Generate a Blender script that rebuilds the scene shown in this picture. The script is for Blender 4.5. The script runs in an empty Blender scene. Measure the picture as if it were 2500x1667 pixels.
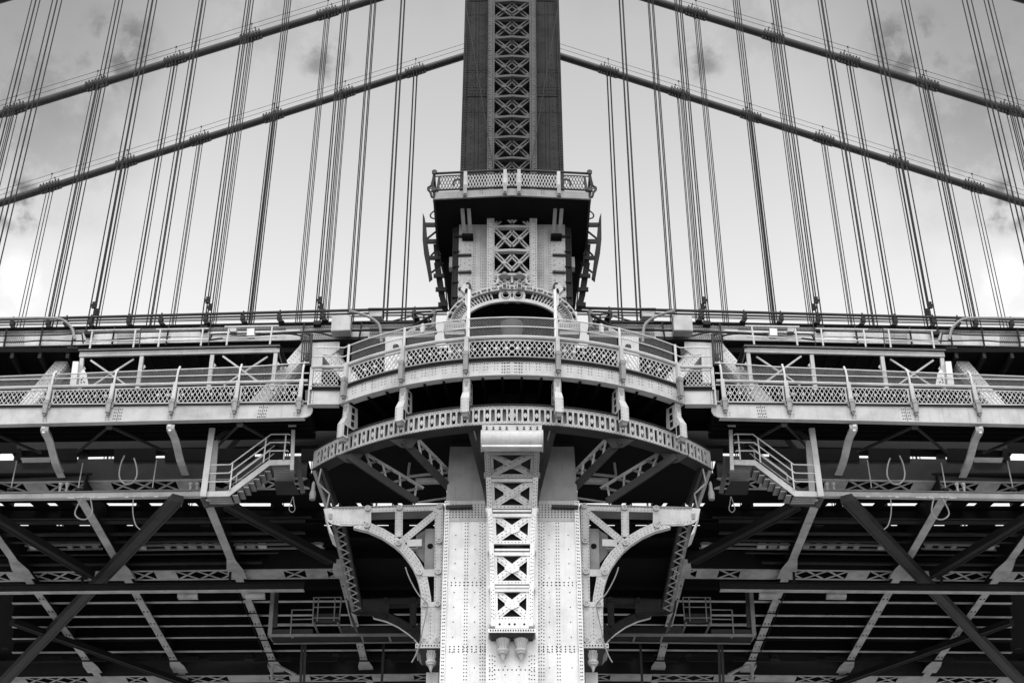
import bpy, math, random
from mathutils import Vector, Matrix
random.seed(7)
R = math.radians
sc = bpy.context.scene
COL = sc.collection
# ------------------------------------------------------------------ camera
F, CX, CY, TH, D, ZC = 3486.0, 1250.0, 833.5, R(32.3), 58.0, 1.7
cd = bpy.data.cameras.new('camera'); cam = bpy.data.objects.new('camera', cd); COL.objects.link(cam)
cd.sensor_width = 36; cd.lens = F * 36 / 2500; cd.clip_start = 0.5; cd.clip_end = 6000
cam.location = (0, -D, ZC); cam.rotation_euler = (math.pi / 2 + TH, 0, 0)
sc.camera = cam
# ------------------------------------------------------------------ sky, sun, exposure
SUN_EL = R(64); DUST = 2.0
w = bpy.data.worlds.new('World'); sc.world = w; w.use_nodes = True
nt = w.node_tree; N = nt.nodes; L = nt.links
N.clear()
def node(t, **k):
    n = N.new(t)
    for a, b in k.items(): setattr(n, a, b)
    return n
def wmath(op, a, b=None, clamp=False):
    n = node('ShaderNodeMath', operation=op, use_clamp=clamp)
    for i, s in enumerate((a, b)):
        if s is None: continue
        if isinstance(s, (int, float)): n.inputs[i].default_value = s
        else: L.new(s, n.inputs[i])
    return n.outputs[0]
sky = node('ShaderNodeTexSky', sky_type='NISHITA', sun_disc=False, sun_elevation=SUN_EL, sun_rotation=R(180),
           air_density=1.0, dust_density=DUST, ozone_density=1.0)
bw = node('ShaderNodeRGBToBW'); L.new(sky.outputs[0], bw.inputs[0])
tc = node('ShaderNodeTexCoord')
ab = node('ShaderNodeVectorMath', operation='ABSOLUTE'); L.new(tc.outputs['Generated'], ab.inputs[0])
nz = node('ShaderNodeTexNoise'); nz.inputs['Scale'].default_value = 7; nz.inputs['Detail'].default_value = 6; nz.inputs['Roughness'].default_value = .55
mp = node('ShaderNodeMapping'); mp.inputs['Location'].default_value = (3.1, .4, 1.7); mp.inputs['Scale'].default_value = (1, 1, 1.6)
L.new(ab.outputs[0], mp.inputs[0]); L.new(mp.outputs[0], nz.inputs['Vector'])
def smooth(v, a, b, lo=0., hi=1.):
    m = node('ShaderNodeMapRange', interpolation_type='SMOOTHSTEP')
    L.new(v, m.inputs[0])
    for i, x in enumerate((a, b, lo, hi)): m.inputs[i + 1].default_value = x
    return m.outputs[0]
cloud_dark = smooth(nz.outputs[0], .56, .74)
nz2 = node('ShaderNodeTexNoise'); nz2.inputs['Scale'].default_value = 4.2; nz2.inputs['Detail'].default_value = 5
mp2 = node('ShaderNodeMapping'); mp2.inputs['Location'].default_value = (.3, 7.2, 2.2); L.new(ab.outputs[0], mp2.inputs[0]); L.new(mp2.outputs[0], nz2.inputs['Vector'])
cloud_lit = smooth(nz2.outputs[0], .55, .75)
# a few dark cloud wisps drift over the river, mirrored left and right like the rest of the place
nz3 = node('ShaderNodeTexNoise'); nz3.inputs['Scale'].default_value = 30; nz3.inputs['Detail'].default_value = 7; nz3.inputs['Roughness'].default_value = .6
L.new(ab.outputs[0], nz3.inputs['Vector'])
wisp = smooth(nz3.outputs[0], .42, .62)
nrm = node('ShaderNodeVectorMath', operation='NORMALIZE'); L.new(ab.outputs[0], nrm.inputs[0])
def cloud(px, py, deg, amt, nzv):
    a_, b_ = (px - CX) / F, (CY - py) / F; c_, s_ = math.cos(TH), math.sin(TH)
    d = Vector((abs(a_), c_ - b_ * s_, s_ + b_ * c_)).normalized()
    dt = node('ShaderNodeVectorMath', operation='DOT_PRODUCT'); L.new(nrm.outputs[0], dt.inputs[0]); dt.inputs[1].default_value = d
    f = smooth(dt.outputs['Value'], math.cos(R(deg)), 1.0)
    return wmath('MULTIPLY', wmath('MULTIPLY', f, nzv), amt)
fac = wmath('MULTIPLY', cloud_dark, .07)
for c in ((290, 122, 2.0, .36, wisp), (790, 140, 1.25, .5, wisp), (45, 505, 1.3, .6, wisp), (620, 20, 3, .16, wisp), (-160, -110, 12, .4, 1.0), (80, 330, 5, .16, wisp)):  # widest, noiseless blob paints a corner vignette into the sky
    fac = wmath('ADD', fac, cloud(*c))
fac = wmath('MINIMUM', fac, .7)
v = wmath('MULTIPLY', bw.outputs[0], wmath('SUBTRACT', 1.0, fac))
sz = node('ShaderNodeSeparateXYZ'); L.new(nrm.outputs[0], sz.inputs[0])
v = wmath('MULTIPLY', v, smooth(sz.outputs[2], .45, .85, 1.22, .6))      # milky haze low down, deeper sky overhead, all round
lit = wmath('ADD', cloud(15, 690, 1.8, .12, wisp), cloud(40, 610, 3, .05, wisp))
v = wmath('MULTIPLY', v, wmath('ADD', 1.0, lit))
bg = node('ShaderNodeBackground'); L.new(v, bg.inputs[0]); bg.inputs[1].default_value = 0.15
wo = node('ShaderNodeOutputWorld'); L.new(bg.outputs[0], wo.inputs[0])
sd = bpy.data.lights.new('sun', 'SUN'); sun = bpy.data.objects.new('sun', sd); COL.objects.link(sun)
sd.energy = 0.9; sd.angle = R(36); sd.color = (1, 1, 1)
sun.rotation_euler = (math.pi / 2 - SUN_EL, 0, 0)          # light comes from behind the camera (-Y), high
sc.view_settings.view_transform = 'Standard'; sc.view_settings.look = 'None'; sc.view_settings.gamma = 1
sc.view_settings.exposure = 1.66
# ------------------------------------------------------------------ measuring helpers (photo pixel -> point on a known plane)
cT, sT = math.cos(TH), math.sin(TH)
KS = .08                                                   # the deck bends back from the tower on both sides
def ray(px, py):
    a, b = (px - CX) / F, (CY - py) / F
    return Vector((a, cT - b * sT, sT + b * cT))
def at(px, py, Y=0., k=0.):
    d = ray(px, py); t = (Y + D) / (d.y + k * d.x)
    return Vector((0, -D, ZC)) + d * t
def sh(px, py, Y=0.): return at(px, py, Y, KS)
def flat(px, py, z):
    d = ray(px, py); return Vector((0, -D, ZC)) + d * ((z - ZC) / d.z)
def ppm(px, py, Y): return (at(px + 1, py, Y) - at(px, py, Y)).x          # metres per pixel
# ------------------------------------------------------------------ materials
def mat(name, a, b=None, rough=.55, scale=1.2, streak=.0, metal=0., bump=.0, spec=.2):
    b = a * .8 if b is None else b
    m = bpy.data.materials.new(name); m.use_nodes = True; n = m.node_tree.nodes; l = m.node_tree.links
    p = n['Principled BSDF']; p.inputs['Roughness'].default_value = rough; p.inputs['Metallic'].default_value = metal
    p.inputs['Specular IOR Level'].default_value = spec
    g = n.new('ShaderNodeNewGeometry')
    t = n.new('ShaderNodeTexNoise'); t.inputs['Scale'].default_value = scale; t.inputs['Detail'].default_value = 8; t.inputs['Roughness'].default_value = .65
    l.new(g.outputs['Position'], t.inputs['Vector'])
    mx = n.new('ShaderNodeMix'); mx.data_type = 'RGBA'
    mx.inputs['A'].default_value = (a, a, a, 1); mx.inputs['B'].default_value = (b, b, b, 1)
    r = n.new('ShaderNodeMapRange'); r.inputs[1].default_value = .42; r.inputs[2].default_value = .72; l.new(t.outputs[0], r.inputs[0])
    l.new(r.outputs[0], mx.inputs['Factor']); out = mx.outputs['Result']
    if streak:
        mp = n.new('ShaderNodeMapping'); mp.inputs['Scale'].default_value = (6, 6, .35); l.new(g.outputs['Position'], mp.inputs[0])
        t2 = n.new('ShaderNodeTexNoise'); t2.inputs['Scale'].default_value = 1.5; t2.inputs['Detail'].default_value = 6; l.new(mp.outputs[0], t2.inputs['Vector'])
        r2 = n.new('ShaderNodeMapRange'); r2.inputs[1].default_value = .55; r2.inputs[2].default_value = .8; r2.inputs[4].default_value = streak; l.new(t2.outputs[0], r2.inputs[0])
        m2 = n.new('ShaderNodeMix'); m2.data_type = 'RGBA'; c = a * .45; m2.inputs['B'].default_value = (c, c, c, 1)
        l.new(r2.outputs[0], m2.inputs['Factor']); l.new(out, m2.inputs['A']); out = m2.outputs['Result']
    l.new(out, p.inputs['Base Color'])
    if bump:
        bn = n.new('ShaderNodeBump'); bn.inputs['Strength'].default_value = bump; bn.inputs['Distance'].default_value = .02
        t3 = n.new('ShaderNodeTexNoise'); t3.inputs['Scale'].default_value = 14; t3.inputs['Detail'].default_value = 5; l.new(g.outputs['Position'], t3.inputs['Vector'])
        l.new(t3.outputs[0], bn.inputs['Height']); l.new(bn.outputs[0], p.inputs['Normal'])
    return m
M = dict(
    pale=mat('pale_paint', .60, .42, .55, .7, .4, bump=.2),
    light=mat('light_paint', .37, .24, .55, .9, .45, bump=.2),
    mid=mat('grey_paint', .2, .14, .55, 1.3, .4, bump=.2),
    strip=mat('darkened_strip_paint', .085, .06, .85, 1.4, .35, bump=.12, spec=.05),  # upper tower's burned-in dark tone set as its paint colour
    shaft=mat('darkened_shaft_paint', .032, .019, .85, 1.2, .4, bump=.12, spec=.05),  # same burned-in darkness of the upper tower, deeper for its plates
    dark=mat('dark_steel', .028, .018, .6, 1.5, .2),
    soot_shade=mat('soot_shade_steel', .012, .008, .7, 1.5),  # sooty steel, also used where deep shade is coloured in
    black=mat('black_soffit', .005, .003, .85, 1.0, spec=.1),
    beam=mat('underdeck_paint', .40, .2, .6, 1.1, .5, bump=.2),
    galv=mat('galvanised_steel', .45, .36, .4, 3., .1),
    wire=mat('fence_wire', .2, .14, .5, 3.),
    white=mat('white_paint', .58, .5, .45, 1., .2),
    rope=mat('wire_rope', .01, .007, .6, 3),
    cable=mat('wrapped_cable', .035, .025, .5, 2, .0),
    rivet=mat('dark_rivet', .02, .012, .7, 3, spec=.1),  # rivet heads coloured darker than the plates around them
    rivpale=mat('painted_rivet', .1, .06, .6, 3, spec=.1),
    ground=mat('riverside_ground', .30, .22, .9, .05),
    hose=mat('pale_hose', .17, .12, .5, 2),
)
# ------------------------------------------------------------------ mesh builder
class MB:
    def __init__(s): s.v = []; s.f = []
    def prism(s, ring0, ring1):
        n = len(ring0); o = len(s.v); s.v += [tuple(p) for p in ring0] + [tuple(p) for p in ring1]
        s.f.append(tuple(range(o, o + n))[::-1]); s.f.append(tuple(range(o + n, o + 2 * n)))
        for i in range(n): j = (i + 1) % n; s.f.append((o + i, o + j, o + n + j, o + n + i))
        return s
    def plate(s, pts, th, d=None):
        d = Vector((0, 1, 0)) if d is None else d
        return s.prism([Vector(p) for p in pts], [Vector(p) + d * th for p in pts])
    def bar(s, p, q, wd, dp, dep=(0, 1, 0), ctr=False):
        p, q = Vector(p), Vector(q); a = (q - p).normalized(); dv = Vector(dep); dv = dv - a * dv.dot(a)
        if dv.length < 1e-4: dv = Vector((1, 0, 0)) - a * a.x
        dv.normalize(); sd = a.cross(dv) * (wd / 2); o0 = dv * (-dp / 2 if ctr else 0); o1 = dv * (dp / 2 if ctr else dp)
        return s.prism([p - sd + o0, p + sd + o0, p + sd + o1, p - sd + o1], [q - sd + o0, q + sd + o0, q + sd + o1, q - sd + o1])
    def box(s, c, sz):
        c = Vector(c); x, y, z = [k / 2 for k in sz]
        r = [(-x, -y), (x, -y), (x, y), (-x, y)]
        return s.prism([c + Vector((a, b, -z)) for a, b in r], [c + Vector((a, b, z)) for a, b in r])
    def tube(s, pts, r, n=8):
        pts = [Vector(p) for p in pts]; o = len(s.v); m = len(pts)
        up = None
        for i, p in enumerate(pts):
            a = (pts[min(i + 1, m - 1)] - pts[max(i - 1, 0)]).normalized()
            if up is None:
                up = Vector((0, 0, 1)) if abs(a.z) < .9 else Vector((0, 1, 0))
            up = (up - a * up.dot(a)).normalized(); sd = a.cross(up); rr = r[i] if isinstance(r, (list, tuple)) else r
            for k in range(n):
                t = 2 * math.pi * k / n; s.v.append(tuple(p + (up * math.cos(t) + sd * math.sin(t)) * rr))
        for i in range(m - 1):
            for k in range(n):
                j = (k + 1) % n; s.f.append((o + i * n + k, o + i * n + j, o + (i + 1) * n + j, o + (i + 1) * n + k))
        s.f.append(tuple(o + k for k in range(n))[::-1]); s.f.append(tuple(o + (m - 1) * n + k for k in range(n)))
        return s
    def lathe(s, c, prof, n=16):
        return s.tubez([Vector(c) + Vector((0, 0, z)) for r, z in prof], [r for r, z in prof], n)
    def tubez(s, pts, rs, n):
        o = len(s.v); m = len(pts)
        for p, r in zip(pts, rs):
            for k in range(n):
                t = 2 * math.pi * k / n; s.v.append((p.x + r * math.cos(t), p.y + r * math.sin(t), p.z))
        for i in range(m - 1):
            for k in range(n):
                j = (k + 1) % n; s.f.append((o + i * n + k, o + i * n + j, o + (i + 1) * n + j, o + (i + 1) * n + k))
        s.f.append(tuple(o + k for k in range(n))[::-1]); s.f.append(tuple(o + (m - 1) * n + k for k in range(n)))
        return s
    def disc(s, c, r, th, n=16, dep=(0, -1, 0)):
        c = Vector(c); d = Vector(dep); e = Vector((0, 0, 1)) if abs(d.z) < .9 else Vector((0, 1, 0)); g = d.cross(e)
        ring = [c + (e * math.cos(2 * math.pi * k / n) + g * math.sin(2 * math.pi * k / n)) * r for k in range(n)]
        return s.prism(ring, [p + d * th for p in ring])
    def rivet(s, c, r=.03, d=(0, -1, 0)):
        r *= 1.2; c = Vector(c); d = Vector(d); e = Vector((0, 0, 1)) if abs(d.z) < .9 else Vector((1, 0, 0)); g = d.cross(e); o = len(s.v)
        for k in range(6):
            t = math.pi * k / 3; s.v.append(tuple(c + (e * math.cos(t) + g * math.sin(t)) * r))
        for k in range(6):
            t = math.pi * k / 3; s.v.append(tuple(c + (e * math.cos(t) + g * math.sin(t)) * r * .6 + d * r * .6))
        for k in range(6): j = (k + 1) % 6; s.f.append((o + k, o + j, o + 6 + j, o + 6 + k))
        s.f.append(tuple(o + 6 + k for k in range(6)))
        return s
    def row(s, a, b, step, r=.03, d=(0, -1, 0)):
        a, b = Vector(a), Vector(b); n = max(1, int((b - a).length / step + .5))
        for i in range(n + 1): s.rivet(a.lerp(b, i / n), r, d)
        return s
    def mirror(s):
        o = len(s.v); fs = list(s.f); s.v += [(-x, y, z) for x, y, z in s.v]
        s.f += [tuple(o + i for i in f)[::-1] for f in fs]; return s
    def lattice(s, S, nu, slope, wd, dp, nseg=1, both=True):
        """diagonal bars over the patch S(u,v); nu bars per unit u; slope = u travelled while v goes 0..1"""
        for sg in ((1, -1) if both else (1,)):
            k0 = -int(slope * nu) - 1
            for i in range(k0, int(nu * (1 + slope)) + 2):
                u0 = (i + .5) / nu
                pts = []
                # clip v so that 0<=u<=1
                v0, v1 = 0., 1.
                f = (lambda v, u0=u0: u0 + slope * v * sg - (slope if sg > 0 else 0) + (0 if sg > 0 else 0))
                def u_at(v): return (u0 - slope + slope * v) if sg > 0 else (u0 - slope * v)
                if slope > 0:
                    if sg > 0: va, vb = (0 - u0 + slope) / slope, (1 - u0 + slope) / slope
                    else: va, vb = (u0 - 1) / slope, u0 / slope
                    v0, v1 = max(0., va), min(1., vb)
                if v1 - v0 < .04: continue
                prev = None
                for q in range(nseg + 1):
                    vv = v0 + (v1 - v0) * q / nseg; p = S(min(1, max(0, u_at(vv))), vv)
                    if prev is not None: s.bar(prev, p, wd, dp, ctr=True)
                    prev = p
        return s
# ------------------------------------------------------------------ scene graph
SIDED = []
def root_of(o):
    while o.parent: o = o.parent
    return o
def link(name, me, m, parent=None, smooth=False):
    o = bpy.data.objects.new(name, me); COL.objects.link(o)
    if parent is not None: o.parent = parent
    return o
def obj(name, mb, m, parent=None, smooth=False, kind=None, mir=False, label=None):
    """one mesh object; vertices are given in world space, stored relative to the thing's base"""
    base = root_of(parent).location if parent is not None else Vector((0, 0, 0))
    me = bpy.data.meshes.new(name)
    me.from_pydata([(x - base.x, y - base.y, z - base.z) for x, y, z in mb.v], [], mb.f)
    me.materials.append(M[m] if isinstance(m, str) else m)
    if smooth:
        me.shade_smooth(); me.set_sharp_from_angle(angle=R(40))
    o = link(name, me, m, parent)
    if kind: o['kind'] = kind
    if label: o['label'] = label
    if mir:
        o2 = o.copy(); COL.objects.link(o2); o2.scale.x = -1
        o2.location.x = -2 * base.x
        for p in (o2,):
            o['_mir'] = 0
        o2['_pair'] = 1
        del o['_mir']; del o2['_pair']
        PAIR[o.name] = o2
    return o
PAIR = {}
def thing(name, label, cat, loc=(0, 0, 0), group=None, sided=False):
    o = bpy.data.objects.new(name, None); COL.objects.link(o); o.location = loc
    o.empty_display_size = .3
    o['label'] = label; o['category'] = cat
    if group: o['group'] = group
    if sided: SIDED.append(o)
    return o
def tag(o, label, cat, group=None, sided=False):
    o['label'] = label; o['category'] = cat
    if group: o['group'] = group
    if sided: SIDED.append(o)
    return o
def mirror_all():
    S = Matrix.Diagonal((-1, 1, 1, 1))
    def cp(o, parent):
        c = o.copy(); COL.objects.link(c); c.parent = parent
        if 'label' in c.keys(): c['label'] = c['label'].replace('left', 'right')
        if parent is None:
            c.location = (-o.location.x, o.location.y, o.location.z); c.scale = (-1, 1, 1)
        for ch in [k for k in KIDS.get(o.name, [])]: cp(ch, c)
        return c
    KIDS = {}
    for o in list(COL.objects):
        if o.parent: KIDS.setdefault(o.parent.name, []).append(o)
    for o in list(SIDED): cp(o, None)
# ------------------------------------------------------------------ ground
g = MB(); s_ = 3000; g.prism([(-s_, -s_, -.5), (s_, -s_, -.5), (s_, s_, -.5), (-s_, s_, -.5)], [(-s_, -s_, 0), (s_, -s_, 0), (s_, s_, 0), (-s_, s_, 0)])
o = obj('ground', g, 'ground'); o['kind'] = 'structure'
# ================================================================== TOWER COLUMN (nearest leg)
def P(pts, Y): return [at(x, y, Y) for x, y in pts]
def pbar(mb, p, q, wpx, Y, dp):
    return mb.bar(at(p[0], p[1], Y), at(q[0], q[1], Y), wpx * ppm(p[0], p[1], Y), dp)
ZT = 90.
YP, YS = -2.6, -3.1                        # outer plates, proud centre strips
tw = thing('tower_column', 'tall riveted steel bridge tower leg rising behind the curved balcony at the centre', 'tower', (0, 0, 0))
def side(name, pts, top=None, bottom=None, m='light', Y=YP, th=5.2):
    p = P(pts, Y)
    if top is not None: p = [Vector((q.x, q.y, top)) if i in (0, 1) else q for i, q in enumerate(p)]
    if bottom is not None: p = [Vector((q.x, q.y, bottom)) if i in (2, 3) else q for i, q in enumerate(p)]
    return obj(name, MB().plate(p, th), m, tw, mir=True)
side('shaft_plate', [(1147, -300), (1206, -300), (1206, 474), (1122.5, 474)], top=ZT, m='shaft')
side('shaft_plate', [(1122.5, 474), (1207, 474), (1207, 733), (1180, 737), (1152, 748), (1136, 763), (1128, 790), (1116, 800)], m='light')
side('shaft_plate', [(1109, 960), (1200, 960), (1200, 1089.8), (1098.8, 1089.8)], m='soot_shade')  # deep shade under the balcony coloured onto this section
side('shaft_plate', [(1098.8, 1090), (1200, 1090), (1200, 1231), (1088.5, 1231)], m='mid')  # darker colour stands in for the shade below the balcony
side('shaft_plate', [(1088.4, 1231.2), (1200, 1231.2), (1200, 1700), (1071.5, 1700)], bottom=0, m='pale')
side('edge_angle', [(1147, -300), (1152.5, -300), (1132, 474), (1122, 474)], top=ZT, m='shaft', Y=YP - .06, th=.3)
side('corner_strip', [(1189, -300), (1206, -300), (1206, 474), (1189, 474)], top=ZT, m='strip', Y=YS, th=.5)
side('corner_strip', [(1189, 474), (1207, 474), (1207, 733), (1189, 733)], m='light', Y=YS, th=.5)
YL = -3.5
obj('pilaster', MB().plate(P([(1189, 960), (1311, 960), (1311, 1069.8), (1189, 1069.8)], YL), 1.4), 'soot_shade', tw)  # near-black colour carries the shade behind the frieze
obj('pilaster', MB().plate([at(1189, 1070, YL), at(1311, 1070, YL), *(Vector((s * .93, YL, 0)) for s in (1, -1))], 1.4), 'pale', tw)
b = MB().plate(P([(1200, -300), (1300, -300), (1300, 733), (1200, 733)], -2.35), .2)
obj('bay_backing', b, 'black', tw)
# seams and cover plates of the lower shaft
for y0, y1 in ((1222, 1272),):
    side('cover_plate', [(1090, y0), (1187, y0), (1187, y1), (1088, y1)], m='light', Y=YP - .03, th=.05)  # middle step of the painted shade fading down the leg
side('edge_angle', [(1086, 1222), (1098, 1222), (1084, 1690), (1072, 1690)], m='pale', Y=YP - .07, th=.12)
for y in (1236,):
    obj('ledge', pbar(MB(), (1088, y), (1153, y - 2), 7, YP - .25, .28), 'dark', tw, mir=True)
for y in (576, 622, 663.5, 703, 728):
    obj('ledge', pbar(MB(), (1119, y), (1151, y - 1), 5, YP - .12, .13), 'dark', tw, mir=True)
obj('seam_angle', pbar(MB(), (1139, 236), (1189, 236), 2.2, YP - .02, .05), 'black', tw, mir=True)
obj('seam_angle', pbar(MB(), (1148, 3), (1189, 2), 2.2, YP - .02, .05), 'black', tw, mir=True)
# rivets
def col_rows(mb, cols, Y, step=.155, r=.022):
    for (x0, y0, x1, y1, *st) in cols: mb.row(at(x0, y0, Y), at(x1, y1, Y), st[0] if st else step, r)
rv = MB()
col_rows(rv, [(1142, 0, 1124.5, 415), (1146.5, 0, 1129, 415), (1151, 0, 1133.5, 415)], YP - .07, .17)
col_rows(rv, [(1163, 5, 1157, 415), (1170, 5, 1167, 415), (1177, 5, 1175, 415, .5), (1156, 100, 1147, 415, .35)], YP - .005, .14)
for y in (37, 172, 178, 214, 222, 229, 275): rv.row(at(1150 - y * .045, y, YP - .005), at(1186, y, YP - .005), .15, .026)
col_rows(rv, [(1192.5, 0, 1192.5, 412), (1196, 3, 1196, 412, .3), (1203, 0, 1203, 412)], YS - .003, .16)
obj('rivets', rv.mirror(), 'black', tw, kind='stuff')
rv = MB()
col_rows(rv, [(1192.5, 478, 1192.5, 770), (1198, 478, 1198, 770, .32), (1204, 478, 1204, 770)], YS - .003, .16, .02)
col_rows(rv, [(1157, 560, 1153, 770), (1161, 562, 1158, 770), (1174, 545, 1173, 770), (1179, 548, 1178, 770), (1184, 546, 1183.5, 770), (1126, 575, 1121, 760, .3), (1136, 575, 1131, 760, .55), (1146, 575, 1143, 760, .3), (1149, 576, 1146, 760, .3)], YP - .005, .16, .019)
obj('rivets', rv.mirror(), 'rivet', tw, kind='stuff')
rv = MB()
col_rows(rv, [(1094, 1225, 1081, 1667), (1090, 1226, 1077, 1667)], YP - .075, .15)
col_rows(rv, [(1114, 1272, 1102, 1667, .62), (1137, 1230, 1132, 1667), (1143, 1230, 1138, 1667), (1160, 1272, 1158, 1667, .62),
              (1172, 1230, 1172, 1667), (1178, 1231, 1178, 1667), (1184, 1230, 1184, 1667)], YP - .005, .15)
for y in (1232, 1238, 1244, 1250, 1256, 1262): rv.row(at(1098, y, YP - .033), at(1184, y, YP - .033), .14, .026)
for y in (1421, 1428, 1577, 1584, 1590): rv.row(at(1092 - (y - 1421) * .03, y, YP - .005), at(1184, y, YP - .005), .17, .026)
col_rows(rv, [(1195, 1600, 1195, 1667), (1202, 1600, 1202, 1667), (1208, 1602, 1208, 1667), (1233, 1605, 1233, 1667, .32)], YL - .003, .17)
rv.row(at(1196, 1634, YL - .003), at(1250, 1634, YL - .003), .17, .026)
obj('rivets', rv.mirror(), 'rivet', tw, kind='stuff')
# lattice bay: double-angle diagonals crossing off centre, with cross struts
def cell(y0, y1, m):
    h = y1 - y0; x0, xc = 1206.5, 1250
    X = lambda u: x0 + (xc - x0) * u * 2
    def dbl(a, c):
        pa = (X(a[0]), y0 + h * a[1]); pc = (X(c[0]), y0 + h * c[1]); mb = MB()
        dx, dy = pc[0] - pa[0], pc[1] - pa[1]; l = math.hypot(dx, dy); nx, ny = -dy / l, dx / l
        for sg in (-1, 1):
            pbar(mb, (pa[0] + nx * 3.3 * sg, pa[1] + ny * 3.3 * sg), (pc[0] + nx * 3.3 * sg, pc[1] + ny * 3.3 * sg), 3.3, -2.98 + .002 * sg, .1)
        return mb
    obj('lattice_bar', dbl((0, .10), (.5, .80)), m, tw, mir=True)
    d2 = MB(); k = dbl((0, .93), (.5, .16)); d2.v = [(x, y + .11, z) for x, y, z in k.v]; d2.f = k.f
    obj('lattice_bar', d2, m, tw, mir=True)
    gp = MB()
    for (u, v_) in ((.03, .09), (.03, .92), (.27, .5)):
        x, y = X(u), y0 + h * v_; q = 5.5
        gp.plate(P([(x - q, y - q * .6), (x + q, y - q * .6), (x + q, y + q * .6), (x - q, y + q * .6)], -2.999), .02)
    obj('gusset', gp, m, tw, mir=True)
st = [-8.5, -55, -102, 1.4 - 0]
ys = [-152, -102, -47, 1.4, 44.6, 91, 137.7, 185.6, 235, 284.8, 334, 386, 440]
for a, c in zip(ys[:-1], ys[1:]): cell(a, c, 'strip')
for y in ys[1:-1]:
    mb = MB(); mb.bar(at(1206, y + 2, -3.04), at(1250, y - 1.5, -3.04), 6.5 * ppm(1250, y, -3), .25)
    obj('cross_strut', mb.mirror(), 'strip', tw)
ys2 = [495, 552.5, 610.5, 670, 728]
for a, c in zip(ys2[:-1], ys2[1:]): cell(a, c, 'light')
for y in ys2[1:]:
    mb = MB(); mb.bar(at(1207, y + 1, -3.04), at(1250, y - .8, -3.04), 6.5 * ppm(1250, y, -3), .25)
    obj('cross_strut', mb.mirror(), 'light', tw)
# two bent cap plates where the strips run into the dark platform soffit
obj('cap_plate', MB().plate(P([(1186, 492), (1209, 492), (1209, 512), (1190, 512), (1186, 505)], YS - .1), .1), 'mid', tw, mir=True)
# thin stay wires crossing the dark shaft
obj('stay_wire', MB().tube([at(1139, 22, -3.3), at(1206, 420, -3.3)], .02, 5), 'rope', tw, mir=True)

# the tower legs standing behind the nearest one, under the other three cables
for Yc, lab in ((10.4, 'second tower leg hidden close behind the front leg'), (22.5, 'third tower leg hidden behind the front leg'), (31., 'farthest tower leg hidden behind the front leg')):
    t = thing('tower_column', lab, 'tower', (0, Yc, 0), group='tower legs standing in one row')
    for s in (-1, 1):
        obj('shaft_plate', MB().plate([(s * 2.25, Yc - 2.2, ZT), (s * .9, Yc - 2.2, ZT), (s * .9, Yc - 2.2, 0), (s * 2.6, Yc - 2.2, 0)][::s], 4.4), 'shaft', t)
        obj('corner_strip', MB().plate([(s * 1.2, Yc - 2.6, ZT), (s * .85, Yc - 2.6, ZT), (s * .85, Yc - 2.6, 0), (s * 1.1, Yc - 2.6, 0)][::s], .4), 'strip', t)
    obj('bay_backing', MB().box((0, Yc, ZT / 2), (1.8, 1.5, ZT)), 'soot_shade', t)

# ================================================================== UPPER PLATFORM
pf = thing('tower_platform', 'railed service platform wrapped around the tower leg high above the arch', 'platform', (0, -4, at(1250, 470, -4.6).z))
YC_, YE_ = -4.95, -4.65                    # front edge: centre, corners
def fp(u, py):                             # front edge of the platform, u = pixel column at the corner height
    f = (1250 - u) / 194; return at(u, py - 0 * f, YC_ + (YE_ - YC_) * f)
z_top, z_bot = at(1250, 460, YC_).z, at(1250, 476.5, YC_).z
def fx(u):                                 # world x,y on the front edge
    p = fp(u, 468); return p.x, p.y
def front(u, z): x, y = fx(u); return Vector((x, y, z))
us = [1058, 1105, 1150, 1200, 1250]
x0, y0 = fx(1058)
deck = MB().prism([front(u, z_top - .1) + Vector((0, .1, 0)) for u in us] + [Vector((0, -1.2, z_top - .1)), Vector((x0 + .1, -1.2, z_top - .1))],
                  [front(u, z_top - .02) + Vector((0, .1, 0)) for u in us] + [Vector((0, -1.2, z_top - .02)), Vector((x0 + .1, -1.2, z_top - .02))])
obj('floor_plate', deck, 'black', pf, mir=True)
sf = MB().prism([front(u, z_bot + .04) + Vector((0, .12, 0)) for u in us] + [Vector((0, 1., z_bot + .04)), Vector((x0 + .15, 1., z_bot + .04))],
                [front(u, z_bot + .1) + Vector((0, .12, 0)) for u in us] + [Vector((0, 1., z_bot + .1)), Vector((x0 + .15, 1., z_bot + .1))])
obj('soffit', sf, 'black', pf, mir=True)
fa = MB()
for a, c in zip(us[:-1], us[1:]): fa.plate([front(a, z_top), front(c, z_top), front(c, z_bot), front(a, z_bot)], .1)
obj('fascia', fa, 'mid', pf, mir=True)
obj('side_fascia', MB().prism([(x0, y0 + .1, z_bot), (x0 + .1, y0 + .1, z_bot), (x0 + .1, y0 + .1, z_top), (x0, y0 + .1, z_top)],
                              [(x0, 1., z_bot), (x0 + .1, 1., z_bot), (x0 + .1, 1., z_top), (x0, 1., z_top)]), 'dark', pf, mir=True)
zl0, zl1, zr = at(1250, 453.5, YC_).z, at(1250, 423, YC_).z, at(1250, 414.5, YC_).z
for nm, z, r in (('bottom_rail', zl0 - .05, .05), ('top_rail', zr, .06), ('top_rail', zl1 + .03, .03)):
    obj(nm, MB().tube([front(u, z) for u in us], r), 'dark', pf, smooth=True, mir=True)
    obj(nm, MB().tube([Vector((x0, y0, z)), Vector((x0, 1., z))], r), 'dark', pf, smooth=True, mir=True)
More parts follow.
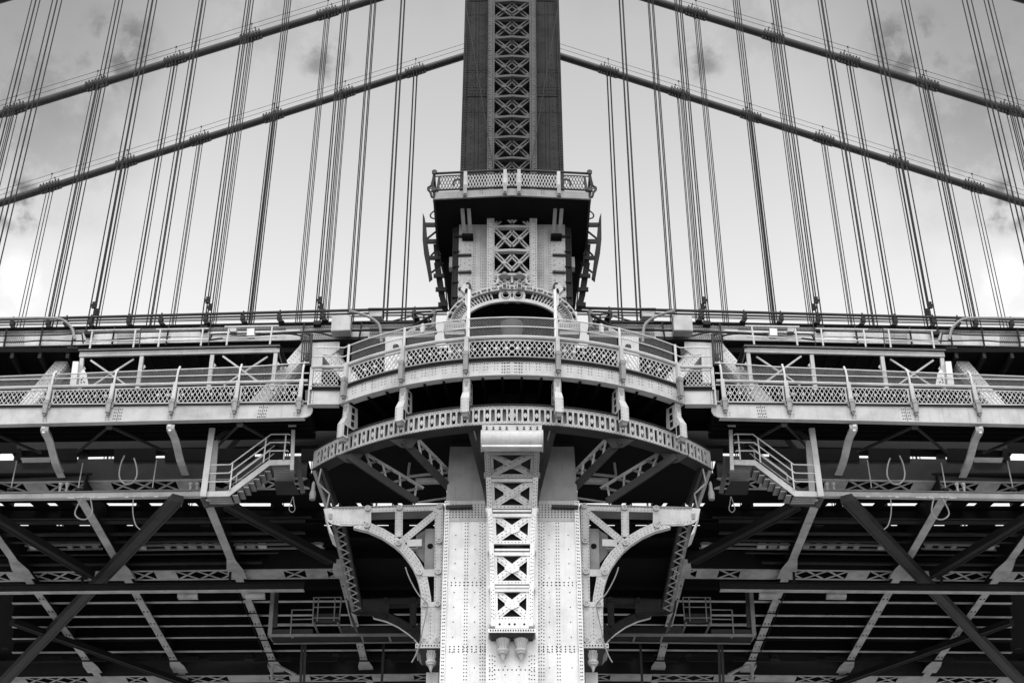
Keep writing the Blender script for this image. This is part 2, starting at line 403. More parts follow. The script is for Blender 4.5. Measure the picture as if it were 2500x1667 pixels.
for u in (1135.5, 1233):
    p = front(u, 0); mb = MB()
    mb.box((p.x, p.y - .05, (zl0 + zr) / 2 - .05), (.16, .14, zr - zl0)); obj('post', mb, 'light', pf, mir=True)
    mb = MB().box((p.x, p.y - .09, (z_top + z_bot) / 2 + .12), (.17, .18, .62)); mb.plate([(p.x - .08, p.y - .18, z_bot + .12), (p.x + .08, p.y - .18, z_bot + .12), (p.x + .05, p.y - .18, z_bot + .0), (p.x - .05, p.y - .18, z_bot + .0)], .14)
    obj('post_foot', mb, 'mid', pf, mir=True)
for ua, uc, m in ((1071, 1131, 'dark'), (1140, 1228, 'light'), (1238.5, 1261.5, 'light')):
    def S(u, v, ua=ua, uc=uc):
        q = ua + (uc - ua) * u
        if q > 1250: p = front(2500 - q, 0); p.x = -p.x
        else: p = front(q, 0)
        return Vector((p.x, p.y, zl0 + (zl1 - zl0) * v))
    n = max(2, int((uc - ua) / 7.2 + .5)); mb = MB().lattice(S, n, 1.55 / n * 1.25, .028, .03)
    for u in (0, 1): mb.bar(S(u, 0), S(u, 1), .06, .05, ctr=True)
    obj('lattice_panel', mb, m, pf, mir=uc < 1250)
obj('post', MB().bar(front(1066, z_top), front(1071, zl1), .09, .3), 'dark', pf, mir=True)
# curled iron corner brackets
cb = MB(); q = lambda x, y: at(x, y, YE_)
cb.tube([q(1061, 421), q(1057, 440), q(1053, 454), q(1045, 459), q(1045, 463), q(1051, 470), q(1054, 481), q(1061, 483)], .06, 6)
cb.tube([q(1062, 424), q(1058, 443), q(1056, 456), q(1060, 464), q(1061, 480)], .05, 6)
for a, c in (((1056, 440), (1062, 442)), ((1053, 455), (1057, 461)), ((1046, 460), (1053, 461)), ((1050, 470), (1060, 466))): cb.tube([q(*a), q(*c)], .03, 6)
cb.disc(q(1061, 423), .13, .12, 10); cb.disc(q(1059, 465), .12, .12, 10)
obj('corner_bracket', cb, 'dark', pf, smooth=True, mir=True)
obj('pipe_bend', MB().tube([at(1107, 453, -3.4), at(1107.5, 445, -3.4), at(1111, 440, -3.4), at(1118, 438, -3.4), at(1126, 439, -3.4)], .05, 8), 'dark', pf, smooth=True, mir=True)
# paired pale struts and their seat
for xa, xb in ((1127, 1133.5), (1143, 1148.5)):
    mb = MB(); mb.plate([at(xa - 4.5, 487, -4.2), at(xa + 4.5, 487, -4.2), at(xb + 4.5, 571, -2.95), at(xb - 4.5, 571, -2.95)], .25)
    obj('strut', mb, 'mid', pf, mir=True)
    obj('clip_plate', MB().plate(P([(xa - 5.5, 481), (xa + 5.5, 481), (xa + 5.5, 488), (xa - 5.5, 488)], -4.4), .08), 'light', pf, mir=True)
obj('strut_seat', MB().plate(P([(1128, 570), (1155, 570), (1155, 577), (1128, 577)], -3.0), .4), 'black', pf, mir=True)
rv = MB()
for u in (1172, 1178):
    for z in (.2, .34, .48): rv.rivet(front(u, z_bot + z) + Vector((0, -.005, 0)), .022)
rv.mirror(); obj('rivets', rv, 'soot_shade', pf, kind='stuff')

# ================================================================== ORNAMENTAL ARCH
YA = -3.55
ar = thing('ornamental_arch', 'pale cast iron arch with pierced baluster band framing the black opening behind the balcony', 'arch', (0, YA, at(1250, 800, YA).z))
def el(a, b, t): return (1250 - a * math.cos(t), 790 - b * math.sin(t))
def band(name, a0, b0, a1, b1, Y, th, m, t0=0., t1=math.pi, n=48):
    mb = MB()
    for i in range(n):
        ta, tb = t0 + (t1 - t0) * i / n, t0 + (t1 - t0) * (i + 1) / n
        mb.plate([at(*el(a0, b0, ta), Y), at(*el(a0, b0, tb), Y), at(*el(a1, b1, tb), Y), at(*el(a1, b1, ta), Y)], th)
    return obj(name, mb, m, ar, label=None)
band('cornice', 161, 95, 149, 84, YA - .13, .3, 'light')
band('cornice_fillet', 149, 84, 144.5, 80.5, YA - .06, .2, 'mid')
band('inner_ring', 126, 63, 117, 55, YA - .06, .14, 'light')
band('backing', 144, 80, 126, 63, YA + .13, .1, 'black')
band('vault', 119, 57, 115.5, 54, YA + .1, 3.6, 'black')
bs = MB(); n = 44
for i in range(n):
    t = .06 + (math.pi - .12) * (i + .5) / n
    if abs(t - math.pi / 2) < .335: continue
    p0, p1, pm = at(*el(144, 80, t), YA), at(*el(126, 63, t), YA), at(*el(135, 71.5, t), YA)
    bs.bar(p0, p1, .045, .14); bs.bar(p0.lerp(p1, .4), p0.lerp(p1, .6), .09, .12)
obj('baluster_band', bs, 'light', ar, kind='stuff')
for s in (-1, 1):
    x, y = 1250 + s * 15.2, 720.5; c = at(x, y, YA - .05)
    md = MB(); k = 20
    for i in range(k):
        a0, a1 = 2 * math.pi * i / k, 2 * math.pi * (i + 1) / k
        for r0, r1, dy, th in ((.33, .21, 0, .2), (.185, .15, -.06, .2)):
            ff = lambda r, a: c + Vector((r * math.cos(a), dy, r * math.sin(a) * 1.06))
            md.plate([ff(r0, a0), ff(r0, a1), ff(r1, a1), ff(r1, a0)], th)
    obj('medallion', md, 'light', ar)
for t in ((1250, 706), (1250, 731)):
    obj('medallion_spandrel', MB().plate(P([(t[0] - 5, t[1]), (t[0] + 5, t[1]), (t[0] + (5 if t[1] > 720 else 1), t[1] + 3), (t[0] - (5 if t[1] > 720 else 1), t[1] + 3)], YA - .02), .1), 'light', ar)
bd, dn = MB(), MB(); nb = 17
for i in range(nb):
    t = .1 + (math.pi - .2) * i / (nb - 1)
    if i != (nb - 1) // 2 + 99:
        c = at(*el(155, 89.5, t), YA - .17); bd.lathe(c + Vector((0, 0, -.06)), [(.01, -.0), (.055, .02), (.07, .06), (.055, .1), (.01, .12)], 8)
    for j in range(4):
        tt = t + (math.pi - .2) / (nb - 1) * (.32 + .125 * j)
        if tt > math.pi - .1: continue
        p0, p1 = at(*el(158, 92.5, tt), YA - .135), at(*el(151.5, 86.5, tt), YA - .135); dn.bar(p0, p1, .035, .02, ctr=True)
obj('bead_row', bd, 'mid', ar, smooth=True, kind='stuff'); obj('dentil_row', dn, 'black', ar, kind='stuff')
for s in (-1, 1):
    mb = MB().plate(P([(1250 + s * 18.3 - 6.3, 691), (1250 + s * 18.3 + 6.3, 691), (1250 + s * 18.3 + 5.2, 704.5), (1250 + s * 18.3 - 5.2, 704.5)], YA - .34), .5)
    k = obj('keystone', mb, 'light', ar)
    lv = MB()
    for j in range(5): pbar(lv, (1250 + s * 18.3 - 4, 693.4 + j * 2.1), (1250 + s * 18.3 + 4, 693.4 + j * 2.1), .9, YA - .36, .04)
    obj('louvre', lv, 'soot_shade', k, kind='stuff')
    c = at(1250 + s * 18.3, 688, YA - .05); zz = c.z - .02; u_ = lambda q: (q)
    un = MB().lathe((c.x, c.y, c.z), [(.02, 0), (.09, 0), (.09, .08), (.06, .1), (.1, .14), (.27, .19), (.31, .22), (.3, .25), (.12, .28), (.09, .36), (.14, .4), (.14, .45), (.08, .52), (.02, .56)], 20)
    obj('urn', un, 'mid', ar, smooth=True)
    sc_ = MB(); Q = lambda x, y: at(1250 + s * x, y, YA - .05)
    sc_.tube([Q(36.5, 676), Q(33, 678), Q(34, 684), Q(35, 690), Q(41, 694), Q(47, 697)], .07, 8)
    sc_.tube([Q(36.5, 676), Q(30, 686), Q(24, 690)], .05, 8); sc_.tube([Q(4, 694), Q(12, 689), Q(18, 686)], .06, 8)
    obj('scroll', sc_, 'light', ar, smooth=True)
obj('centre_finial', MB().lathe(at(1250, 692, YA - .1), [(.02, 0), (.09, 0), (.05, .1), (.05, .24), (.09, .28), (.04, .34), (.01, .42)], 10), 'light', ar, smooth=True)
obj('crest_plate', MB().plate(P([(1228, 693), (1222, 684), (1237, 686), (1244, 692), (1256, 692), (1263, 686), (1278, 684), (1272, 693)], YA + .05), .2), 'light', ar)
for y0, y1, xa, xb, Y in ((786, 803, 1083, 1137, YA - .3), (803, 816, 1086, 1134, YA - .2)):
    mb = MB().plate(P([(xa, y0), (xb, y0), (xb, y1), (xa, y1)], Y), .8)
    o = obj('impost_block', mb, 'light', ar, mir=True)
    for i in range(5):
        pass
dn = MB()
for i in range(9):
    x = 1087 + i * 5.6; pbar(dn, (x, 790), (x, 798), 2.2 if i % 2 else 3.2, YA - .32, .03)
obj('impost_ornament', dn.mirror(), 'mid', ar, kind='stuff')
obj('pier', MB().plate(P([(1097, 816), (1134, 816), (1134, 900), (1097, 900)], YA - .1), 1.2), 'dark', ar, mir=True)
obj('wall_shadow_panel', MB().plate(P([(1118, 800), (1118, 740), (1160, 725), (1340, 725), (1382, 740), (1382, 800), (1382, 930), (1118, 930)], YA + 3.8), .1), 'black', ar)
obj('spandrel_plate', MB().plate(P([(1116, 770), (1119, 741), (1150, 714), (1135, 745), (1126, 772)], YA + .55), .1), 'light', ar, mir=True)

# pale drum lantern standing in the opening
zl = at(1250, 850, -4.2)
o = obj('lantern_drum', MB().lathe((0, -4.2, zl.z), [(.2, 0), (.42, .1), (.45, .8), (.5, 1.0), (.52, 1.25), (.3, 1.3)], 16), 'strip', smooth=True)
tag(o, 'grey round drum standing behind the balcony mesh under the arch', 'drum')

# ================================================================== CURVED BALCONY
YB, XB, YBE = -5.9, 7.6, -3.4
RB = (XB * XB + (YBE - YB) ** 2) / (2 * (YBE - YB))
def arc(x, Y0=YB, r=RB): return Y0 + r - math.sqrt(r * r - x * x)
XE = -8.95                                  # straight end piece runs out to here
def bplan(s):                               # s in 0..1 from the corner to the centre
    x = -XB * (1 - s); return x, arc(x)
zb = {n: at(1250, y, YB).z for n, y in dict(f0=914.5, f1=882, t0=879.5, t1=872, l0=868.5, l1=831.5, hr=822.5, m0=795.5, m1=773).items()}
bl = thing('balcony', 'curved lattice railed balcony bowing out around the tower leg below the arch', 'balcony', (0, -4, zb['f0']))
def bpt(s, z, off=0.):
    x, y = bplan(s); return Vector((x * (1 - off / RB), y + off, z))
NS = 24
def sweep(z0, z1, th, off=0., ends=True):
    mb = MB()
    for i in range(NS):
        a, c = i / NS, (i + 1) / NS
        mb.prism([bpt(a, z0, off), bpt(a, z1, off), bpt(a, z1, off + th), bpt(a, z0, off + th)], [bpt(c, z0, off), bpt(c, z1, off), bpt(c, z1, off + th), bpt(c, z0, off + th)])
    if ends:
        e = Vector((XE, YBE + off, 0)); c = bpt(0, 0, off); c.z = 0; d = Vector((0, th, 0))
        mb.prism([e + Vector((0, 0, z0)), e + Vector((0, 0, z1)), e + d + Vector((0, 0, z1)), e + d + Vector((0, 0, z0))],
                 [c + Vector((-.01, 0, z0)), c + Vector((-.01, 0, z1)), c + d + Vector((-.01, 0, z1)), c + d + Vector((-.01, 0, z0))])
    return mb
obj('fascia_girder', sweep(zb['f0'], zb['f1'], .08), 'light', bl, mir=True)
obj('bottom_flange', sweep(zb['f0'] - .03, zb['f0'] - .004, .35, -.04), 'light', bl, mir=True)
obj('top_flange', sweep(zb['f1'] + .004, zb['f1'] + .04, .3, -.05), 'soot_shade', bl, mir=True)  # contact shade below the railing coloured into flange and kerb
obj('kerb', sweep(zb['t0'] - .06, zb['t1'], .1, .03), 'black', bl, mir=True)
dk = MB()
pts = [bpt(i / 12, zb['f1'] + .05, .1) for i in range(13)]; pts = [Vector((XE, YBE + .1, zb['f1'] + .05))] + pts + [Vector((0, -.8, zb['f1'] + .05)), Vector((XE, -.8, zb['f1'] + .05))]
dk.prism([p - Vector((0, 0, .1)) for p in pts], pts); obj('deck_plate', dk, 'black', bl, mir=True)
for i in range(9):
    s = (i + .5) / 9; p = bpt(s, zb['f1'] - .25, .12)
    obj('joist', MB().bar(p, Vector((p.x * .8, -1., p.z)), .1, .5, dep=(0, 0, -1)), 'black', bl, mir=True)
def rail(name, z, r, m, off=0., smoothe=True, ext=True):
    pts = [bpt(i / NS, z, off) for i in range(NS + 1)]
    if ext: pts = [Vector((XE, YBE + off, z))] + pts
    return obj(name, MB().tube(pts, r), m, bl, smooth=True, mir=True)
rail('handrail', zb['hr'], .085, 'light'); rail('panel_rail', zb['l1'] + .03, .04, 'light', .03); rail('panel_rail', zb['l0'] - .03, .04, 'mid', .03)
rail('fence_rail', zb['m0'], .028, 'galv', .05); rail('fence_rail', zb['m1'], .03, 'galv', .05)
# posts at the pixel columns of the photograph
post_x = [-(1250 - p) * ppm(p, y, Y) for p, y, Y in ((1138.5, 900, -5.7), (982, 930, -5.0), (843, 965, -3.6))]
post_s = [1 + x / XB for x in post_x]; post_s[2] = max(0.0, post_s[2])
for s in post_s:
    p = bpt(s, 0); q = bpt(s + .01, 0) - p; q.z = 0; q.normalize(); nrm = Vector((q.y, -q.x, 0))
    if nrm.y > 0: nrm = -nrm
    mb = MB(); c = p + nrm * .06
    mb.bar(c + Vector((0, 0, zb['l0'] + .05)), c + Vector((0, 0, zb['hr'] + .05)), .17, .17, dep=nrm, ctr=True)
    obj('post', mb, 'light', bl, mir=True)
    mb = MB(); c = p + nrm * .12
    mb.bar(c + Vector((0, 0, zb['f1'] - .45)), c + Vector((0, 0, zb['l0'] + .12)), .2, .24, dep=nrm, ctr=True)
    mb.bar(c + Vector((0, 0, zb['l0'] + .02)), c + Vector((0, 0, zb['l0'] + .2)), .24, .27, dep=nrm, ctr=True)
    mb.bar(c + Vector((0, 0, zb['f1'] - .55)), c + Vector((0, 0, zb['f1'] - .45)), .12, .14, dep=nrm, ctr=True)
    obj('post_foot', mb, 'mid', bl, mir=True)
    tall = s == post_s[0]
    mb = MB(); c = p + Vector((0, .06, 0)); mb.tube([c + Vector((0, 0, zb['hr'])), c + Vector((0, 0, zb['m1'] + .04))], .06, 8)
    obj('fence_post', mb, 'galv', bl, smooth=True, mir=True)
mb = MB(); mb.bar(Vector((XE, YBE, zb['f0'] - .05)), Vector((XE, YBE, zb['hr'])), .14, .2); obj('end_post', mb, 'light', bl, mir=True)
spans = [(post_s[0] + .012, 1.0, True), (post_s[1] + .012, post_s[0] - .012, False), (post_s[2] + .014, post_s[1] - .012, False)]
def lat_surf(a, c, z0, z1, off):
    return lambda u, v: bpt(a + (c - a) * u, z0 + (z1 - z0) * v, off)
for a, c, mid in spans:
    n = max(3, int((c - a) * XB / .205 + .5)); S = lat_surf(a, c, zb['l0'], zb['l1'], .03)
    mb = MB().lattice(S, n, .62 * .8 / ((c - a) * XB), .03, .035, 2)
    mb.lattice(lat_surf(a, c, zb['l0'], zb['l1'], .07), n, .62 * .8 / ((c - a) * XB), .03, .03, 2) if False else None
    obj('lattice_panel', mb, 'light', bl, mir=True)
    fr = MB()
    if not mid: fr.bar(S(1, 0), S(1, 1), .09, .06, ctr=True)
    fr.bar(S(0, 0), S(0, 1), .09, .06, ctr=True)
    obj('panel_stile', fr, 'light', bl, mir=True)
    ms = MB().lattice(lat_surf(a, c, zb['hr'] + .05, zb['m1'], .07), int((c - a) * XB / .12), 1.05 / ((c - a) * XB), .009, .009, 1)
    obj('wire_mesh', ms, 'wire', bl, kind='stuff', mir=True)
    ros = MB()
    for i in range(int((c - a) * XB / .42)):
        q = S((i + .5) / max(1, int((c - a) * XB / .42)), .5); ros.disc(q + Vector((0, -.02, 0)), .075, .02, 8)
    obj('rosette', ros, 'light', bl, kind='stuff', mir=True)
S = lambda u, v: Vector((XE + .15 + (-XB - .12 - XE - .15) * u, YBE + .03, zb['l0'] + (zb['l1'] - zb['l0']) * v))
obj('lattice_panel', MB().lattice(S, 6, .5, .03, .035), 'light', bl, mir=True)
S2 = lambda u, v: Vector((XE + .15 + (-XB - XE - .15) * u, YBE + .07, zb['hr'] + .05 + (zb['m1'] - zb['hr'] - .05) * v))
obj('wire_mesh', MB().lattice(S2, 11, 1.05 / 1.3, .009, .009), 'wire', bl, kind='stuff', mir=True)
rv = MB()
for i in range(17):
    s = .03 + .94 * i / 16
    for dx in (-.07, .07):
        for z in (.28, .42, .56): p = bpt(s + dx / XB, zb['f0'] + z, -.002); rv.rivet(p, .02)
for s in post_s:
    for dx in (-.12, 0, .12):
        for z in (.06, .18): rv.rivet(bpt(min(1, max(0, s + dx / XB)), zb['f0'] + z, -.002), .02)
for x in (.12, .2, .32, .42):
    for z in (.12, .27, .42, .57): rv.rivet(bpt(1 - x / XB, zb['f0'] + z, -.002), .028)
for i in range(90): rv.rivet(bpt(i / 90, zb['f1'] - .06, -.003), .018)
for i in range(6):
    for x in (XE + .08, XE + .17): rv.rivet((x, YBE - .002, zb['f0'] + .08 + i * .12), .02)
rv.mirror(); obj('rivets', rv, 'rivet', bl, kind='stuff')
obj('splice_plate', MB().plate([(-.26, YB - .012, zb['f0'] + .02), (.26, YB - .012, zb['f0'] + .02), (.26, YB - .012, zb['f1'] - .12), (-.26, YB - .012, zb['f1'] - .12)][::-1], .03), 'light', bl)

# ================================================================== RING GIRDER (frieze) below the balcony
YR, XR, YRE = -5.4, 8.88, -1.24
RR = (XR * XR + (YRE - YR) ** 2) / (2 * (YRE - YR))
zr0, zr1 = at(1250, 1035, YR).z, at(1250, 988.5, YR).z
rg = thing('frieze_girder', 'curved riveted girder pierced with hexagons and diamonds hanging below the balcony', 'girder', (0, -3.5, zr0))
AM = math.asin(XR / RR)
def rp(a, z, off=0.):                       # a = arc angle from the centre (negative = left)
    return Vector(((RR - off) * math.sin(a), YR + RR - (RR - off) * math.cos(a), z))
def rsweep(z0, z1, th, off=0., n=26):
    mb = MB()
    for i in range(n):
        a, c = -AM * (1 - i / n), -AM * (1 - (i + 1) / n)
        mb.prism([rp(a, z0, off), rp(a, z1, off), rp(a, z1, off + th), rp(a, z0, off + th)], [rp(c, z0, off), rp(c, z1, off), rp(c, z1, off + th), rp(c, z0, off + th)])
    return mb
hR = zr1 - zr0
obj('top_band', rsweep(zr1 - .19, zr1 - .03, .08), 'light', rg, mir=True)
obj('top_flange', rsweep(zr1 - .026, zr1 + .03, .42, -.06), 'soot_shade', rg, mir=True)
obj('bottom_band', rsweep(zr0, zr0 + .15, .08), 'light', rg, mir=True)
obj('bottom_flange', rsweep(zr0 - .05, zr0 - .004, .6, -.05), 'dark', rg, mir=True)
obj('back_web', rsweep(zr0 + .02, zr1 - .04, .04, .22), 'mid', rg, mir=True)
obj('end_plate', MB().prism([rp(-AM, zr0, 0), rp(-AM, zr1 - .03, 0), rp(-AM, zr1 - .03, .5), rp(-AM, zr0, .5)], [rp(-AM + .025, zr0, -.005), rp(-AM + .025, zr1 - .03, -.005), rp(-AM + .025, zr1 - .03, .5), rp(-AM + .025, zr0, .5)]), 'light', rg, mir=True)
nd = 21; pitch = AM / nd
for i in range(nd):
    a = -AM + .02 + pitch * (i + .35); half = pitch / 2
    q = lambda da, z, off=.0: rp(a + da, z, off)
    zm = (zr0 + zr1) / 2 - .02; w_ = .105 / RR
    dm = MB().prism([q(-w_, zm, .02), q(0, zm + .14, .02), q(w_, zm, .02), q(0, zm - .14, .02)], [q(-w_, zm, .07), q(0, zm + .14, .07), q(w_, zm, .07), q(0, zm - .14, .07)])
    obj('diamond', dm, 'light', rg, mir=True)
    for da in (-half * .5, half * .5):
        b0 = .04 / RR; t0, t1 = zr0 + .15, zr1 - .19
        mb = MB().prism([q(da - b0, t0), q(da - b0, t1), q(da + b0, t1), q(da + b0, t0)], [q(da - b0, t0, .07), q(da - b0, t1, .07), q(da + b0, t1, .07), q(da + b0, t0, .07)])
        for zz, sg in ((t0, 1), (t1, -1)):      # splayed ends make the openings hexagonal
            e0 = half * .25 - .01 / RR
            mb.prism([q(da - e0, zz, .004), q(da + e0, zz, .004), q(da + b0, zz + sg * .1, .004), q(da - b0, zz + sg * .1, .004)][::sg],
                     [q(da - e0, zz, .066), q(da + e0, zz, .066), q(da + b0, zz + sg * .1, .066), q(da - b0, zz + sg * .1, .066)][::sg])
        obj('baluster', mb, 'light', rg, mir=True)
    # black hollow behind each diamond
    obj('hollow', MB().prism([q(-half * .42, zr0 + .16, .2), q(half * .42, zr0 + .16, .2), q(half * .42, zr1 - .2, .2), q(-half * .42, zr1 - .2, .2)], [q(-half * .42, zr0 + .16, .215), q(half * .42, zr0 + .16, .215), q(half * .42, zr1 - .2, .215), q(-half * .42, zr1 - .2, .215)]), 'black', rg, mir=True)
rv = MB()
for i in range(130):
    a = -AM * (i + .5) / 130
    rv.rivet(rp(a, zr0 + (.05 if i % 2 else .1), -.002), .016); rv.rivet(rp(a, zr1 - (.08 if i % 2 else .13), -.002), .016)
rv.mirror(); obj('rivets', rv, 'rivet', rg, kind='stuff')
sfp = [rp(-AM * (1 - i / 14), zr1 - .25, .3) for i in range(15)] + [Vector((0, 1.5, zr1 - .25)), Vector((-XR + .5, 1.5, zr1 - .25))]
obj('soffit_plate', MB().prism([p - Vector((0, 0, .06)) for p in sfp], sfp), 'black', rg, mir=True)

# struts joining balcony fascia and frieze
for px_t, px_b, s, nm in ((1138, 1135, post_s[0], 'innermost left'), (982, 971, post_s[1], 'middle left'), (847, 829, post_s[2], 'outermost left')):
    pt = bpt(s, zb['f0'] - .04, .1); a = -math.asin(min(.999, -pt.x / RR)); pr = rp(a, 0, 0)
    t = thing('balcony_strut', f'{nm} pale strut with flared boxed foot between balcony and frieze girder', 'strut', (pt.x, pt.y, zr1), group='struts under the balcony', sided=True)
    q = bpt(min(1, s + .01), 0) - bpt(s, 0); q.z = 0; q.normalize(); nv = Vector((q.y, -q.x, 0)); nv = nv if nv.y < 0 else -nv
    zt, zm, ze = zb['f0'] - .045, zr1 + .16, zr1 - .62
    X = lambda a_, b_, z: Vector((pt.x, pt.y, 0)) + q * a_ + nv * b_ + Vector((0, 0, z))
    obj('shaft', MB().prism([X(-.15, .0, zt), X(.15, .0, zt), X(.15, -.1, zt), X(-.15, -.1, zt)], [X(-.15, .05, zm), X(.15, .05, zm), X(.15, -.05, zm), X(-.15, -.05, zm)]), 'light', t)
    obj('shaft', MB().prism([X(.1, -.102, zt), X(.15, -.102, zt), X(.15, -.6, zt), X(.1, -.6, zt)], [X(.1, -.052, zr1), X(.15, -.052, zr1), X(.15, -.7, zr1), X(.1, -.7, zr1)]), 'light', t)
    for k_ in range(3):
        zz = zt - .12 - k_ * .34; obj('slot', MB().prism([X(.153, -.22, zz), X(.156, -.22, zz), X(.156, -.42, zz), X(.153, -.42, zz)], [X(.153, -.22, zz - .26), X(.156, -.22, zz - .26), X(.156, -.42, zz - .26), X(.153, -.42, zz - .26)]), 'black', t)
    ov = (rp(a, 0, 0) - Vector((pt.x, pt.y, 0))).dot(nv)
    f = max(.05, ov) + .22
    obj('scroll', MB().prism([X(-.15, .055, zm + .3), X(.15, .055, zm + .3), X(.15, -.05, zm), X(-.15, -.05, zm)], [X(-.18, f, zm - .1), X(.18, f, zm - .1), X(.18, f - .12, zm - .2), X(-.18, f - .12, zm - .2)]), 'light', t)
    obj('foot_box', MB().prism([X(-.18, f, zm - .1), X(.18, f, zm - .1), X(.18, f - .3, zm - .1), X(-.18, f - .3, zm - .1)], [X(-.18, f, ze), X(.18, f, ze), X(.18, f - .3, ze), X(-.18, f - .3, ze)]), 'light', t)
    obj('foot_panel', MB().prism([X(.183, f - .05, zm - .2), X(.186, f - .05, zm - .2), X(.186, f - .25, zm - .2), X(.183, f - .25, zm - .2)], [X(.183, f - .05, ze + .1), X(.186, f - .05, ze + .1), X(.186, f - .25, ze + .1), X(.183, f - .25, ze + .1)]), 'black', t)
    obj('corbel', MB().prism([X(-.14, f - .05, ze - .004), X(.14, f - .05, ze - .004), X(.14, f - .35, ze - .004), X(-.14, f - .35, ze - .004)], [X(-.11, f - .1, ze - .16), X(.11, f - .1, ze - .16), X(.14, f - .35, ze - .16), X(-.14, f - .35, ze - .16)]), 'mid', t)
    obj('tab', MB().prism([X(-.09, .03, zt - .12), X(.09, .03, zt - .12), X(.09, .0, zt - .12), X(-.09, .0, zt - .12)], [X(-.05, .035, zt - .4), X(.05, .035, zt - .4), X(.05, .0, zt - .4), X(-.05, .0, zt - .4)]), 'mid', t)
    rv = MB()
    for sx_ in (-.12, .12):
        for k_ in range(8): rv.rivet(X(sx_, .004 + .05 * k_ / 8, zt - .1 - k_ * (zt - zm - .3) / 8), .016, nv)
        for k_ in range(6): rv.rivet(X(sx_ * 1.15, f + .002, zm - .16 - k_ * .15), .016, nv)
    obj('rivets', rv, 'rivet', t, kind='stuff')

# ================================================================== CENTRE CONSOLE
cs = thing('centre_console', 'tall pale scroll bracket with X cut plates hanging down the middle of the tower leg', 'bracket', (0, -4, at(1250, 1590, -3.5).z))
YF = -3.95
zroll = at(1250, 1075, -5.35).z
rr_ = .44; hw = 73 * ppm(1250, 1075, -5.4)
mb = MB().prism([Vector((-hw, -5.3 + rr_ * math.sin(2 * math.pi * k / 20) , zroll + rr_ * math.cos(2 * math.pi * k / 20))) for k in range(20)], [Vector((hw, -5.3 + rr_ * math.sin(2 * math.pi * k / 20), zroll + rr_ * math.cos(2 * math.pi * k / 20))) for k in range(20)])
obj('scroll_roll', mb, 'light', cs, smooth=True)
for s in (-1, 1): obj('roll_cap', MB().disc((s * hw, -5.3, zroll), rr_ + .03, .05, 20, dep=(s, 0, 0)), 'light', cs)
obj('roll_lip', MB().bar((-hw, -5.6, zroll - .4), (hw, -5.6, zroll - .4), .07, .1, ctr=True), 'pale', cs)
obj('dentil_plate', MB().plate(P([(1177, 1037), (1323, 1037), (1323, 1052.5), (1177, 1052.5)], -5.62), .5), 'light', cs)
dn = MB()
for i in range(4):
    for s in (-1, 1):
        x = 1250 + s * (13 + i * 16.2); dn.plate(P([(x - 4.2, 1049), (x, 1043), (x + 4.2, 1049)], -5.625), .03); dn.plate(P([(x - 3.4, 1041), (x + 3.4, 1041), (x, 1045)], -5.625), .03)
obj('dentil_cuts', dn, 'soot_shade', cs, kind='stuff')
# curved face: (pixel row, half width px, Y)
prof = [(1098, 68, -5.2), (1130, 66.5, -4.75), (1165, 64, -4.35), (1205, 62, -4.1), (1240, 61, -3.99), (1285, 57, YF), (1330, 55.5, YF), (1430, 53, YF), (1527, 51.5, YF)]
def cpt(i, sx_): y, h_, Y = prof[i]; return at(1250 + sx_ * h_, y, Y)
fr_w = .80
for i in range(len(prof) - 1):
    mb = MB()
    a0, a1, b0, b1 = cpt(i, -1), cpt(i, -fr_w), cpt(i + 1, -1), cpt(i + 1, -fr_w)
    mb.plate([a0, a1, b1, b0], .9 if i > 2 else .7); obj('edge_flange', mb, 'pale' if i > 3 else 'light' if i > 1 else 'mid', cs, mir=True)  # upper flanges coloured darker to carry the balcony's shade
bkm = MB()
for i in range(len(prof) - 1):
    a0, a1, b0, b1 = cpt(i, -.98), cpt(i, .98), cpt(i + 1, -.98), cpt(i + 1, .98)
    o_ = Vector((0, .35, 0)); bkm.plate([a0 + o_, a1 + o_, b1 + o_, b0 + o_], .1)
obj('backing', bkm, 'soot_shade', cs)
def Yat(y):
    for (ya, ha, Ya), (yb_, hb, Yb) in zip(prof[:-1], prof[1:]):
        if y <= yb_:
            f = max(0, (y - ya) / (yb_ - ya)); return Ya + (Yb - Ya) * f, ha + (hb - ha) * f
    return prof[-1][2], prof[-1][1]
def cc(u, y, o=.12): Y, h_ = Yat(y); return at(1250 + u * h_, y, Y + o)
